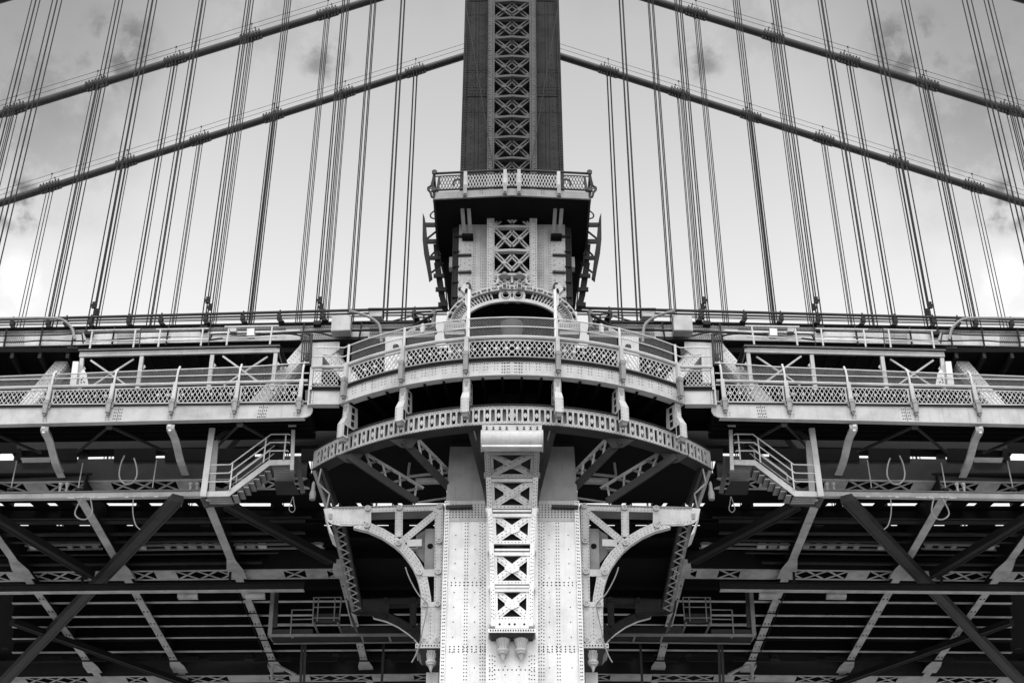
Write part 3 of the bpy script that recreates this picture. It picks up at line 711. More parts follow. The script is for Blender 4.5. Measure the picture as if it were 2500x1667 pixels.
for ya, yb_ in ((1104, 1160), (1172, 1236), (1258, 1322), (1352, 1420), (1440, 1508)):
    m_ = 'pale' if ya > 1180 else 'light' if ya > 1120 else 'mid'  # cell colours graded darker upward, painting in the shade
    for s in (-1, 1):                         # each diagonal is one plate; crossing plates sit one behind the other
        mb = MB(); mb.bar(cc(-.74 * s, ya + 3, .12 + .02 * (s + 1)), cc(.74 * s, yb_ - 3, .12 + .02 * (s + 1)), .30, .03); obj('cross_plate', mb, m_, cs)
        mb = MB(); mb.bar(cc(-.74 * s, ya + 3, .10 + .02 * (s + 1)), cc(.74 * s, yb_ - 3, .10 + .02 * (s + 1)), .13, .018); obj('cross_rib', mb, m_, cs)
    yc = (ya + yb_) / 2
    obj('cross_gusset', MB().plate([cc(-.3, yc - 6, .085), cc(-.12, yc - 10, .085), cc(0, yc - 6, .085), cc(.12, yc - 10, .085), cc(.3, yc - 6, .085), cc(.34, yc, .085), cc(.3, yc + 6, .085), cc(.12, yc + 10, .085), cc(0, yc + 13, .085), cc(-.12, yc + 10, .085), cc(-.3, yc + 6, .085), cc(-.34, yc, .085)], .014), m_, cs)
    for yy in (ya - 1, yb_ + 1):
        obj('batten', MB().bar(cc(-.8, yy, .05), cc(.8, yy, .05), 9 * ppm(1250, yy, YF), .12), m_, cs)
    for s in (-1, 1): obj('side_web', MB().bar(cc(.74 * s, ya, .09), cc(.74 * s, yb_, .09), .12, .03), m_, cs)
    rv = MB()
    for s in (-1, 1):
        for dx in (-.09, .09):
            p0, p1 = cc(-.7 * s, ya + 5, .095 + .02 * (s + 1)), cc(.7 * s, yb_ - 5, .095 + .02 * (s + 1))
            for k_ in range(9): rv.rivet(p0.lerp(p1, k_ / 8) + Vector((dx, 0, 0)), .02)
        for k_ in range(8): rv.rivet(cc(s * .86, ya + (yb_ - ya) * k_ / 7, -.004), .02); rv.rivet(cc(s * .95, ya + (yb_ - ya) * (k_ + .5) / 8, -.004), .02)
    for k_ in range(9): rv.rivet(cc(-.6 + 1.2 * k_ / 8, yb_ + 1, .046), .02)
    obj('rivets', rv, 'rivpale' if ya > 1180 else 'soot_shade', cs, kind='stuff')
for y in (1246, 1341, 1431):
    obj('tie_bar', MB().bar(cc(-.78, y, .0), cc(.78, y, .0), 5 * ppm(1250, y, YF), .1), 'pale', cs)
    obj('dark_slot', MB().bar(cc(-.7, y + 6.2, .12), cc(.7, y + 6.2, .12), 4.5 * ppm(1250, y, YF), .05), 'black', cs)
obj('bottom_plate', MB().plate([cc(-.8, 1512, .03), cc(.8, 1512, .03), cc(.8, 1533, .03), cc(-.8, 1533, .03)], .3), 'pale', cs)
for x in (-30, -6.5, 6.5, 30): obj('bolt_hole', MB().disc(at(1250 + x, 1523, YF + .028), .045, .006, 12), 'black', cs)
for s in (-1, 1):
    for y in (1160, 1247, 1345, 1436, 1524): p = cpt(4, s); q_ = cc(s, y, .3); obj('pin_cap', MB().disc((q_.x, q_.y, q_.z), .13, .07, 12, dep=(s, 0, 0)), 'pale' if y > 1200 else 'mid', cs)  # upper caps take the same painted shade as the cells
zc0, zc1 = at(1250, 1543, YF - .2).z, at(1250, 1534, YF - .2).z; hb = 58.5 * ppm(1250, 1540, YF - .2)
obj('base_moulding', MB().prism([(-hb, YF - .2, zc1), (hb, YF - .2, zc1), (hb, -3.1, zc1), (-hb, -3.1, zc1)], [(-hb, YF - .2, zc0), (hb, YF - .2, zc0), (hb, -3.1, zc0), (-hb, -3.1, zc0)]), 'pale', cs)
dn = MB()
for i in range(18): x = -hb + .1 + (2 * hb - .2) * i / 17; dn.box((x, YF - .202, (zc0 + zc1) / 2 + .005), (.045, .012, .07))
obj('dentils', dn, 'black', cs, kind='stuff')
obj('soffit', MB().prism([(-hb + .04, YF - .16, zc0 - .003), (hb - .04, YF - .16, zc0 - .003), (hb - .04, -3.1, zc0 - .003), (-hb + .04, -3.1, zc0 - .003)], [(-hb + .12, YF, zc0 - .12), (hb - .12, YF, zc0 - .12), (hb - .12, -3.1, zc0 - .12), (-hb + .12, -3.1, zc0 - .12)]), 'dark', cs)
def finial(parent, c, k=1., m='light'):
    o = MB(); n = 14; prof_ = [(.30, 0), (.29, -.05), (.235, -.16), (.20, -.28), (.185, -.37), (.17, -.42)]
    ring = []
    for r, z in prof_:
        ring.append([Vector((c.x + k * r * (1 - .15 * (i % 2)) * math.cos(2 * math.pi * i / (2 * n)), c.y + k * r * (1 - .15 * (i % 2)) * math.sin(2 * math.pi * i / (2 * n)), c.z + k * z)) for i in range(2 * n)])
    b0 = len(o.v)
    for q in ring: o.v += [tuple(p) for p in q]
    m2 = 2 * n
    for j in range(len(ring) - 1):
        for i in range(m2): i2 = (i + 1) % m2; o.f.append((b0 + j * m2 + i, b0 + (j + 1) * m2 + i, b0 + (j + 1) * m2 + i2, b0 + j * m2 + i2))
    e = obj('finial', o, m, parent)
    obj('finial_ring', MB().lathe(c, [(k * .15, k * -.41), (k * .235, k * -.43), (k * .25, k * -.48), (k * .23, k * -.53), (k * .2, k * -.56), (k * .205, k * -.6), (k * .17, k * -.64), (k * .06, k * -.66)][::-1], 20), m, e, smooth=True)
    obj('finial_tip', MB().lathe(c, [(k * .11, k * -.65), (k * .10, k * -.72), (k * .06, k * -.82), (k * .045, k * -.9), (k * .01, k * -.93)][::-1], 12), m, e, smooth=True)
for s in (-1, 1):
    p = at(1250 + s * 21.8, 1548, YF + .25); finial(cs, Vector((p.x, YF + .28, zc0 - .1)), 1.0, 'light')
obj('corbel_block', MB().plate([(-hb + .15, -3.5, zc0 - .12), (hb - .15, -3.5, zc0 - .12), (hb - .25, -3.12, zc0 - .42), (-hb + .25, -3.12, zc0 - .42)][::-1], .3), 'dark', cs)
# ================================================================== LEFT SIDE (mirrored to the right at the end)
def zat(py, Y): return at(CX, py, Y).z
def lin(a, b): return lambda x: a[1] + (b[1] - a[1]) * (x - a[0]) / (b[0] - a[0])
def arcpts(*p): return [Vector(q) for q in p]
def spline(pts, n=6):
    pts = [Vector(p) for p in pts]; out = []
    for i in range(len(pts) - 1):
        p0, p1, p2, p3 = pts[max(i - 1, 0)], pts[i], pts[i + 1], pts[min(i + 2, len(pts) - 1)]
        for k in range(n):
            t = k / n; out.append(.5 * ((2 * p1) + (p2 - p0) * t + (2 * p0 - 5 * p1 + 4 * p2 - p3) * t * t + (3 * p1 - p0 - 3 * p2 + p3) * t ** 3))
    return out + [pts[-1]]
# ---------------------------------------------------------------- approach walkway
YW = -3.9
W_ = lambda x, y, o=0.: sh(x, y, YW) + Vector((0, o, 0))
y_ft, y_fb = lin((0, 996), (733, 986)), lin((0, 1035.5), (733, 1019))
y_hr, y_l1, y_l0 = lin((0, 947), (733, 930)), lin((0, 954.5), (733, 938.5)), lin((0, 987), (733, 979.5))
y_m1, y_m0 = lin((0, 911), (720, 884)), lin((0, 924.5), (733, 909))
wk = thing('walkway', 'left lattice railed footway running from the balcony along the deck edge', 'walkway', W_(400, 1025), sided=True)
XL = -160
fp_ = [(XL, y_ft(XL)), (757, y_ft(757)), (762, 992), (763.5, 999), (762, 1006), (757, 1013), (748, 1017.5), (735, y_fb(735)), (XL, y_fb(XL))]
obj('fascia_girder', MB().plate([W_(x, y) for x, y in fp_], .08), 'light', wk)
obj('bottom_flange', MB().bar(W_(XL, y_fb(XL) + .6, -.05), W_(742, y_fb(742) + .6, -.05), .03, .3), 'light', wk)
obj('top_flange', MB().bar(W_(XL, y_ft(XL) - .8, -.06), W_(757, y_ft(757) - .8, -.06), .04, .25), 'soot_shade', wk)  # flange and kerb coloured dark for contact shade under the lattice
obj('kerb', MB().bar(W_(XL, y_ft(XL) - 4.3, .03), W_(757, y_ft(757) - 3.8, .03), .17, .08), 'black', wk)
p0, p1 = W_(XL, y_ft(XL) + 3), W_(757, y_ft(757) + 3)
dk = MB().prism([p0 + Vector((0, .1, 0)), p1 + Vector((0, .1, 0)), p1 + Vector((0, 2.45, 0)), p0 + Vector((0, 2.45, 0))], [q + Vector((0, 0, .08)) for q in (p0 + Vector((0, .1, 0)), p1 + Vector((0, .1, 0)), p1 + Vector((0, 2.45, 0)), p0 + Vector((0, 2.45, 0)))])
obj('deck_plate', dk, 'black', wk)
for i in range(5):
    o_ = Vector((0, .45 + i * .45, -.3)); obj('joist', MB().bar(p0 + o_, p1 + o_, .3, .06), 'black', wk)
obj('handrail', MB().tube([W_(XL, y_hr(XL)), W_(752, y_hr(752))], .075), 'light', wk, smooth=True)
obj('panel_rail', MB().bar(W_(XL, y_l1(XL), .02), W_(752, y_l1(752), .02), .06, .05), 'light', wk)
obj('panel_rail', MB().bar(W_(XL, y_l0(XL), .02), W_(752, y_l0(752), .02), .06, .05), 'light', wk)
obj('fence_rail', MB().tube([W_(XL, y_m1(XL), .3), W_(600, y_m1(600), .25), W_(754, y_m1(754) - 1, .12)], .03), 'galv', wk, smooth=True)
obj('fence_rail', MB().tube([W_(XL, y_m0(XL), .1), W_(754, y_m0(754), .08)], .028), 'galv', wk, smooth=True)
pxs = [-29, 124.5, 277, 429.5, 582, 737]
for x in pxs:
    b = W_(x, y_hr(x)); zh, z1, z0, zf, zb_ = b.z, zat(y_l1(x), b.y), zat(y_l0(x), b.y), zat(y_ft(x), b.y), zat(y_fb(x), b.y)
    c = lambda dy, z: Vector((b.x, b.y + dy, z))
    obj('post', MB().bar(c(-.08, z0), c(-.02, zh + .06), .17, .16, ctr=True), 'light', wk)
    mb = MB().bar(c(-.14, zf - .42), c(-.1, z0 + .1), .18, .22, ctr=True); mb.bar(c(-.14, zf - .52), c(-.14, zf - .42), .11, .13, ctr=True); mb.bar(c(-.11, z0 - .1), c(-.1, z0 + .06), .22, .26, ctr=True)
    mb.bar(c(-.04, zf - .1), c(-.04, z0 + .02), .34, .08, ctr=True)
    obj('post_foot', mb, 'mid', wk)
    ztop = zat(y_m1(x), b.y + .25)
    obj('fence_post', MB().tube([c(.03, zh), c(.03, zh + .5), c(.08, zh + .75), c(.28, ztop)], .05, 8), 'galv', wk, smooth=True)
for xa, xc in zip(pxs[:-1], pxs[1:]):
    xa, xc = xa + 7.5, xc - 5.5
    def S(u, v, o=.03, f0=y_l0, f1=y_l1):
        x = xa + (xc - xa) * u; a, b = W_(x, f1(x), o), None; zb_ = zat(f0(x), a.y); return Vector((a.x, a.y, zb_ + (a.z - zb_) * v))
    ln = (S(1, 0) - S(0, 0)).length; n = int(ln / .2 + .5)
    mb = MB().lattice(S, n, .46 / ln, .03, .035)
    for u in (0, 1): mb.bar(S(u, 0), S(u, 1), .07, .06, ctr=True)
    obj('lattice_panel', mb, 'light', wk)
    ros = MB()
    for i in range(int(ln / .4)): ros.disc(S((i + .5) / int(ln / .4), .5, .01), .06, .02, 8)
    obj('rosette', ros, 'light', wk, kind='stuff')
    def S2(u, v): return S(u * 1.09 - .045, v, .06 + .2 * v * v, lambda x: y_hr(x) - 1, y_m1)
    obj('wire_mesh', MB().lattice(S2, int(ln / .115), .95 / ln, .009, .009), 'wire', wk, kind='stuff')
rv = MB()
for x in (280, 633):
    for dx in (-9, -4.5, 4, 9):
        for k in range(4): rv.rivet(W_(x + 10 + dx - k * 1.6, y_ft(x) + 7 + k * 7.6, -.004), .026)
    obj('splice_seam', MB().bar(W_(x + 11, y_ft(x) + 2, -.003), W_(x + 4, y_fb(x) - 1, -.003), .025, .02), 'soot_shade', wk)
for x in pxs[1:]:
    for dx in (-4, 4):
        for k in range(2): rv.rivet(W_(x - 15 + dx, y_fb(x) - 5 - k * 6, -.004), .02)
obj('rivets', rv, 'rivet', wk, kind='stuff')
obj('end_web', MB().plate([W_(743, 944, .3), W_(757, 943, .3), W_(757, 984, .3), W_(743, 985, .3)], .1), 'mid', wk)
for (xa, ya), (xb, yb_) in (((108, 1038), (150, 1166)), ((416, 1033), (453, 1160)), ((-192, 1042), (-150, 1171))):
    a = W_(xa, ya, .1); e = sh(xb, yb_, -.7)
    pts = [a, a + Vector((0, .1, -.25)), a.lerp(e, .35) + Vector((0, -.2, .0)), a.lerp(e, .7) + Vector((0, -.15, -.12)), e]
    pts = spline(pts, 4); mb = MB()
    for q, r_ in zip(pts[:-1], pts[1:]): mb.bar(q, r_, .34, .05, dep=(0, 1, 1))
    mb2 = MB()
    for q, r_ in zip(pts[:-1], pts[1:]): mb2.bar(q + Vector((0, .05, .02)), r_ + Vector((0, .05, .02)), .05, .4, dep=(0, 1, 1))
    br = obj('curved_bracket', mb, 'beam', wk); obj('bracket_web', mb2, 'beam', br)
    obj('bracket_bolt', MB().box(a + Vector((-.05, .02, -.06)), (.14, .1, .1)).box(a + Vector((-.02, .06, -.28)), (.12, .1, .08)), 'pale', br)
for (xm, ym), ends in (((263, 1032), ((190, 1104), (408, 1104))), ((583, 1026), ((520, 1100), (700, 1098))), ((-50, 1038), ((-120, 1108), (100, 1106)))):
    for e in ends: obj('sway_brace', MB().bar(W_(xm, ym, .3), sh(e[0], e[1], -.9), .1, .1, ctr=True), 'dark', wk)
    obj('brace_gusset', MB().plate([W_(xm - 9, ym - 1, .25), W_(xm + 9, ym - 1, .25), W_(xm + 6, ym + 9, .25), W_(xm - 6, ym + 9, .25)], .05), 'dark', wk)

# ---------------------------------------------------------------- near stiffening truss
T_ = lambda x, y, o=0.: sh(x, y, 0.) + Vector((0, o, 0))
y_gt, y_gb = lin((0, 804.5), (736, 791)), lin((0, 848), (736, 831.5))
tr = thing('stiffening_truss', 'left near side truss with plate girder top chord and laced lower chord', 'truss', T_(400, 1190), sided=True)
XR_ = 1060
obj('top_chord', MB().plate([T_(XL, y_gt(XL) + 4), T_(XR_, y_gt(XR_) + 4), T_(XR_, y_gb(XR_)), T_(XL, y_gb(XL))], .9), 'pale', tr)
obj('top_flange', MB().bar(T_(XL, y_gt(XL) + 1.5, -.16), T_(XR_, y_gt(XR_) + 1.5, -.16), .09, 1.2), 'soot_shade', tr)
obj('chord_angle', MB().bar(T_(XL, y_gt(XL) + 9, -.035), T_(XR_, y_gt(XR_) + 9, -.035), .13, .033), 'mid', tr)
obj('bottom_flange', MB().bar(T_(XL, y_gb(XL) + 1.5, -.1), T_(XR_, y_gb(XR_) + 1.5, -.1), .05, 1.1), 'dark', tr)
rv = MB(); sp = MB()
for xa, xb in ((288, 342), (735, 860), (905, 990), (10, 60)):
    for i in range(int((xb - xa) / 5)):
        for j in range(4): rv.rivet(T_(xa + i * 5 + (2.5 if j % 2 else 0), y_gt(xa) + 14 + j * 6.5, -.012), .02)
    obj('splice_plate', MB().plate([T_(xa - 3, y_gt(xa) + 11), T_(xb, y_gt(xb) + 11), T_(xb, y_gb(xb) - 2), T_(xa - 3, y_gb(xa) - 2)], .02, Vector((0, -.5, 0))), 'light', tr)
rv.row(T_(XL, y_gt(XL) + 9, -.04), T_(XR_, y_gt(XR_) + 9, -.04), .18, .018)
# diagonals and gussets, seen over and under the footway
Yd = .05
def diag(name, p, q, wpx, Y, m, dp=.5):
    return obj(name, MB().bar(sh(p[0], p[1], Y), sh(q[0], q[1], Y), wpx * ppm(p[0], p[1], Y), dp), m, tr)
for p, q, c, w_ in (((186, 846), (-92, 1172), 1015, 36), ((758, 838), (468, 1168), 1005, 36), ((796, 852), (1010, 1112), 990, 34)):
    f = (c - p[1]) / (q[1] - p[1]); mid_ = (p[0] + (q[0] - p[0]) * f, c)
    diag('diagonal', p, mid_, w_, Yd, 'pale'); diag('diagonal', mid_, q, w_, Yd, 'dark')  # lower half coloured dark for the shade under the footway
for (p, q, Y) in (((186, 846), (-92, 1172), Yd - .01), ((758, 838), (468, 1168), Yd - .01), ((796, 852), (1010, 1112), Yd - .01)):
    a, b = sh(p[0], p[1], Y), sh(q[0], q[1], Y); ax = (b - a).normalized(); s_ = ax.cross(Vector((0, 1, 0)))
    for o_ in (-.24, -.12, .12, .24): rv.row(a + s_ * o_, a.lerp(b, .5) + s_ * o_, .17, .02)
    tr_ = MB(); tr_.bar(a + s_ * .3 + Vector((0, -.01, 0)), b + s_ * .3 + Vector((0, -.01, 0)), .03, .02); obj('edge_angle', tr_, 'soot_shade', tr)
obj('gusset', MB().plate([T_(736, 837), T_(829, 834), T_(829, 852), T_(805, 868), T_(775, 862), T_(742, 862), T_(727, 850)], .04), 'pale', tr)
obj('gusset', MB().plate([T_(160, 853), T_(196, 850), T_(194, 876), T_(178, 876), T_(150, 868)], .04), 'pale', tr)
obj('vertical', MB().plate([T_(762, 862), T_(788, 862), T_(783, 935), T_(757, 935)], .3), 'pale', tr)
obj('vertical', MB().plate([sh(941, 822, -.4), sh(983, 820, -.4), sh(980, 930, -.4), sh(938, 932, -.4)], .5), 'pale', tr)
obj('oval_cover', MB().disc(sh(966.5, 846.5, -.42), .15, .012, 16), 'black', tr); obj('handhole', MB().disc(sh(962, 905, -.42), .12, .012, 16), 'black', tr)
obj('rivets', rv, 'rivet', tr, kind='stuff')
# lower chord: face, laced underside
y_cb = lin((0, 1176), (420, 1170)); YC1 = -.55
C_ = lambda x, o=0., dz=0.: sh(x, y_cb(x), YC1) + Vector((0, o, dz))
z_dk_A = .9
obj('chord_face', MB().plate([C_(XL, 0, 1.12), C_(748, 0, 1.12), C_(748), C_(XL)], .05), 'dark', tr)
obj('slit_blocker', MB().plate([sh(XL, 1070, -.62), sh(40, 1070, -.62), sh(40, 1106, -.62), sh(XL, 1108, -.62)], .05), 'black', tr)  # added black blocker that narrows the slit of sky
for x0_, x1_ in ((40, 52), (122, 188), (278, 380), (402, 622), (642, 692), (735, 815)): obj('slit_blocker', MB().plate([sh(x0_, 1095, -.62), sh(x1_, 1094, -.62), sh(x1_, 1124, -.62), sh(x0_, 1125, -.62)], .05), 'black', tr)  # more added strips that break up the sky slit
obj('lit_ledge', MB().plate([sh(50, 1117, -.7), sh(122, 1116, -.7), sh(122, 1128, -.7), sh(55, 1129, -.7)], .05), 'mid', tr)
obj('chord_face', MB().plate([C_(XL, 1.1, 1.0), C_(748, 1.1, 1.0), C_(748, 1.1), C_(XL, 1.1)], .05), 'dark', tr)
for o_ in (0., 1.0): obj('bottom_angle', MB().bar(C_(XL, o_, -.012), C_(748, o_, -.012), .02, .16), 'beam', tr)
def lacing(A, B, n, plates, w=.11):
    """A(t), B(t): the two edges; X lacing bars in n bays, tie plates in the listed bays"""
    lb, tp = MB(), MB()
    for i in range(n):
        a0, a1, b0, b1 = A(i / n), A((i + 1) / n), B(i / n), B((i + 1) / n)
        if i % 7 in plates: tp.prism([a0, a1, b1, b0], [q + Vector((0, 0, .03)) for q in (a0, a1, b1, b0)])
        else:
            lb.bar(a0, b1, w, .025, dep=(0, 0, 1)); o_ = Vector((0, 0, .03)); lb.bar(b0 + o_, a1 + o_, w, .025, dep=(0, 0, 1))
    return lb, tp
lb, tp = lacing(lambda t: C_(XL + (748 - XL) * t, .08, -.03), lambda t: C_(XL + (748 - XL) * t, 1.08, -.03), 17, (0, 4))
obj('lacing', lb, 'beam', tr, kind='stuff'); obj('tie_plate', tp, 'beam', tr, kind='stuff')
obj('chord_top', MB().prism([C_(XL, .05, .9), C_(748, .05, .9), C_(748, 1.1, .9), C_(XL, 1.1, .9)], [C_(XL, .05, .96), C_(748, .05, .96), C_(748, 1.1, .96), C_(XL, 1.1, .96)]), 'black', tr)
for x in (80, 147, 465): # hanging pipe stubs
    for d_ in (0, 16):
        if x < 100: continue
        p = sh(x + d_, 1190, -.9); obj('pipe_stub', MB().lathe(p + Vector((0, 0, -.2)), [(.06, 0), (.06, .3), (.1, .3), (.1, .42), (.05, .45)], 10), 'beam', tr, smooth=True)

# ---------------------------------------------------------------- decks
zfl = at(180, 1220, .6).z                        # underside of the floor beams
def yb_(py, z, px=600): return flat(px, py, z).y
XA, XZ = -44., -3.1
zdk = zfl + 1.45
dk = thing('track_deck', 'left black track floor with bright slots of sky between sleepers', 'deck', (-15, 4, zdk), sided=True)
def slab(name, ya, yc, z, th, m, par, x0=XA, x1=XZ): return obj(name, MB().box(((x0 + x1) / 2, (ya + yc) / 2, z + th / 2), (x1 - x0, yc - ya, th)), m, par)
gaps = [(yb_(1228, zdk), yb_(1240.5, zdk)), (yb_(1246, zdk), yb_(1250, zdk)), (yb_(1281, zdk), yb_(1288, zdk))]
edges = [1.0] + [v for g_ in gaps for v in g_] + [9.3]
for ya, yc in zip(edges[0::2], edges[1::2]): slab('floor_plate', ya, yc, zdk, .12, 'black', dk)
bk = MB()
for gi, (ya, yc) in enumerate(gaps):
    x = XA
    while x < XZ:
        wd = random.choice((.18, .3, .45, .7, 1.3)) if gi == 0 else random.uniform(.5, 2.2)
        op = random.choice((.25, .4, .5, 1.1, 1.6)) if gi == 0 else random.uniform(.25, .7)
        if gi == 2 and (-19 < x < -11): wd += 1.5
        if gi == 0: bk.prism([(x, ya, zdk), (x + wd, ya, zdk), (x + wd + .12, yc, zdk), (x + .12, yc, zdk)], [(x, ya, zdk + .1), (x + wd, ya, zdk + .1), (x + wd + .12, yc, zdk + .1), (x + .12, yc, zdk + .1)])
        else: bk.box((x + wd / 2, (ya + yc) / 2, zdk + .05), (wd, yc - ya, .1))
        if gi == 0 and random.random() < .5: bk.box((x + wd + op * .5, yc - .06, zdk + .05), (op, .12, .08))
        x += wd + op
obj('sleepers', bk, 'black', dk, kind='stuff')
for y in (g_[1] + .12 for g_ in gaps): obj('stringer', MB().box(((XA + XZ) / 2, y, zdk - .3), (XZ - XA, .1, .45)), 'black', dk)
for py in (1272, 1301): obj('stringer', MB().bar(flat(-60, py + 5, zfl + .3), flat(745, py - 1, zfl + .3), .3, .06, dep=(0, 0, 1), ctr=True), 'soot_shade', dk)
for i in range(14): # track plates glimpsed in the dark
    pass
mdk = thing('roadway_deck', 'left half of the black roadway floor with pale stringer lines far under the bridge', 'deck', (-12, 15, zdk), sided=True)
ga = (yb_(1580, zdk - .4), yb_(1585, zdk - .4))
obj('step_plate', MB().box(((XA) / 2, 9.31, zdk - .15), (-XA, .04, .7)), 'black', mdk); slab('floor_plate', 9.34, ga[0], zdk - .4, .12, 'black', mdk, x1=0); slab('floor_plate', ga[1], 23.4, zdk - .4, .12, 'black', mdk, x1=0); slab('floor_plate', 23.42, 32.5, zdk, .12, 'black', mdk, x1=0)
bk = MB(); x = XA
while x < 0:
    wd, op = random.uniform(.4, 3.2), random.choice((.3, .5, .9, 1.4)); bk.box((x + wd / 2, (ga[0] + ga[1]) / 2, zdk - .35), (wd, ga[1] - ga[0], .1)); x += wd + op
obj('sleepers', bk, 'black', mdk, kind='stuff')
for py, r_ in ((1469, .13), (1502.5, .13), (1527, .1), (1555.5, .1), (1589, .14)):
    zz = zfl + .28
    obj('stringer', MB().bar(flat(30, py + 4, zz), flat(1040, py - 3, zz), r_ * 1.7, .03, dep=(0, 0, 1)), 'beam', mdk)
    a, b = flat(30, py + 4, zz) + Vector((0, 0, .03)), flat(1040, py - 3, zz) + Vector((0, 0, .03)); obj('stringer_web', MB().bar(a, b, .05, .6, dep=(0, 0, 1)), 'black', mdk)
for py in (1602,):
    for i in range(9): obj('soffit_panel', MB().plate([flat(60 + i * 112, py, zfl + .2), flat(150 + i * 112, py - 1, zfl + .2), flat(150 + i * 112, py - 1, zfl + .2) + Vector((0, 0, -.3)), flat(60 + i * 112, py, zfl + .2) + Vector((0, 0, -.3))], .04), 'soot_shade', mdk)
zu = zat(y_gb(500), .5) - .25
ud = thing('upper_roadway', 'left upper roadway slab with ribbed black underside above the footway', 'deck', (-15, 5, zu), sided=True)
slab('slab', .95, 8.9, zu, .25, 'black', ud)
for i in range(19): obj('rib', MB().box((XA + .8 + i * 1.35, 4.6, zu - .15), (.16, 7.2, .3)), 'soot_shade', ud)
fu = thing('upper_roadway', 'left far upper roadway slab across the middle gap of the deck', 'deck', (-15, 27, zu), sided=True)
slab('slab', 23.2, 31.5, zu, .25, 'black', fu)

# ---------------------------------------------------------------- floor beams
beams = [at(51, 1453, 9.3).x, at(296, 1429, 8.9).x, at(572, 1443, 8.9).x, at(832, 1430, 8.9).x]
for i, (X, nm) in enumerate(zip(beams, ('outermost', 'second from the outer edge', 'third from the outer edge', 'nearest the tower leg'))):
    t = thing('floor_beam', f'left cross beam under the deck, {nm}, with pale riveted bottom flange', 'beam', (X, 0, zfl), group='cross beams under the deck', sided=True)
    ya = .6 if i < 3 else 8.6
    obj('bottom_flange', MB().box((X, (ya + 31) / 2, zfl + .02), (.4, 31 - ya, .04)), 'beam', t)
    obj('web', MB().box((X, (ya + 31) / 2, zfl + .72), (.06, 31 - ya, 1.36)), 'soot_shade', t)
    for ym in (9.1, 23.2):
        g_ = MB().prism([(X - .2, ym - 1.9, zfl - .02), (X + .2, ym - 1.9, zfl - .02), (X + .42, ym - .6, zfl - .02), (X + .42, ym + .5, zfl - .02), (X - .42, ym + .5, zfl - .02), (X - .42, ym - .6, zfl - .02)],
                        [(X - .2, ym - 1.9, zfl - .004), (X + .2, ym - 1.9, zfl - .004), (X + .42, ym - .6, zfl - .004), (X + .42, ym + .5, zfl - .004), (X - .42, ym + .5, zfl - .004), (X - .42, ym - .6, zfl - .004)])
        obj('gusset', g_, 'beam', t)
    rv = MB()
    for y in range(7):
        for s in (-.1, .1): rv.box((X + s, 10.6 + y * 1.75, zfl - .012), (.06, .16, .025))
    obj('bolts', rv, 'soot_shade', t, kind='stuff')
    if nm.startswith('third'):
        for k in range(6): obj('conduit_clip', MB().box((X - .05, 10.3 + k * 2., zfl - .03), (.62, .06, .04)), 'black', t)
        obj('conduit', MB().tube([(X - .3, 10, zfl - .04), (X - .3, 22.5, zfl - .04)], .025, 6), 'black', t)
# ---------------------------------------------------------------- trusses B, C, D: lower chords with lacing, top chords, verticals
def far_truss(Yc, py0, lab, xe, nb):
    a, e = sh(-40, py0 + 4, Yc - .6), sh(xe, py0 - 5, Yc - .6)
    t = thing('stiffening_truss', lab, 'truss', a.lerp(e, .5), group='trusses behind the near one', sided=True)
    V = lambda u, o=0., dz=0.: a.lerp(e, u) + Vector((0, o, dz))
    obj('chord_face', MB().plate([V(0, 0, 1.), V(1, 0, 1.), V(1), V(0)], .05), 'soot_shade', t); obj('chord_face', MB().plate([V(0, 1.25, 1.), V(1, 1.25, 1.), V(1, 1.25), V(0, 1.25)], .05), 'soot_shade', t)
    for o_ in (0., 1.1): obj('bottom_angle', MB().bar(V(0, o_, -.012), V(1, o_, -.012), .02, .16), 'beam', t)
    lb, tp = lacing(lambda u: V(u, .1, -.03), lambda u: V(u, 1.2, -.03), nb, (1, 5, 6), .12)
    obj('lacing', lb, 'beam', t, kind='stuff'); obj('tie_plate', tp, 'beam', t, kind='stuff')
    obj('top_chord', MB().plate([V(0, .1, 8.), V(1, .1, 8.), V(1, .1, 7.1), V(0, .1, 7.1)], .9), 'soot_shade', t)
    for i in range(6):
        q = V(.02 + i * .19, .4, 1.); obj('vertical', MB().bar(q, q + Vector((0, 0, 6.1)), .4, .4), 'soot_shade', t)
    return t
far_truss(8.9, 1391.5, 'left second truss behind the cross braces with laced lower chord', 850, 17)
far_truss(23.1, 1648, 'left third truss with laced lower chord along the bottom of the view', 1060, 22)
far_truss(31.2, 1760, 'left farthest truss closing the deck behind the others', 1060, 22)

# ---------------------------------------------------------------- lateral bracing under the deck
zw = zfl - .35
for (p, q, r_, m, lab) in (((434, 1216), (0, 1672), .27, 'dark', 'left thick diagonal brace crossing the cross beams under the deck'),
                           ((-30, 1250), (222, 1402), .24, 'soot_shade', 'left dark diagonal brace slanting down from the outer edge to the second truss'),
                           ((30, 1516), (470, 1672), .2, 'soot_shade', 'left dark diagonal brace low under the roadway floor'),
                           ((556, 1232), (812, 1368), .24, 'soot_shade', 'left dark diagonal brace between the stair and the tower bracket')):
    a, b = flat(p[0], p[1], zw), flat(q[0], q[1], zw)
    t = thing('lateral_brace', lab, 'brace', a.lerp(b, .5), sided=True)
    obj('member', MB().bar(a, b, r_ * 2, r_ * 1.3, dep=(0, 0, 1), ctr=True), m, t)
    ax = (b - a).normalized(); sd_ = ax.cross(Vector((0, 0, 1)))
    for s in (-1, 1): obj('edge_angle', MB().bar(a + sd_ * s * (r_ - .04) + Vector((0, 0, -r_ * .65 - .02)), b + sd_ * s * (r_ - .04) + Vector((0, 0, -r_ * .65 - .02)), .09, .03, dep=(0, 0, 1), ctr=True), m, t)
a, b = sh(XL, 1439, 7.), sh(742, 1431, 7.)
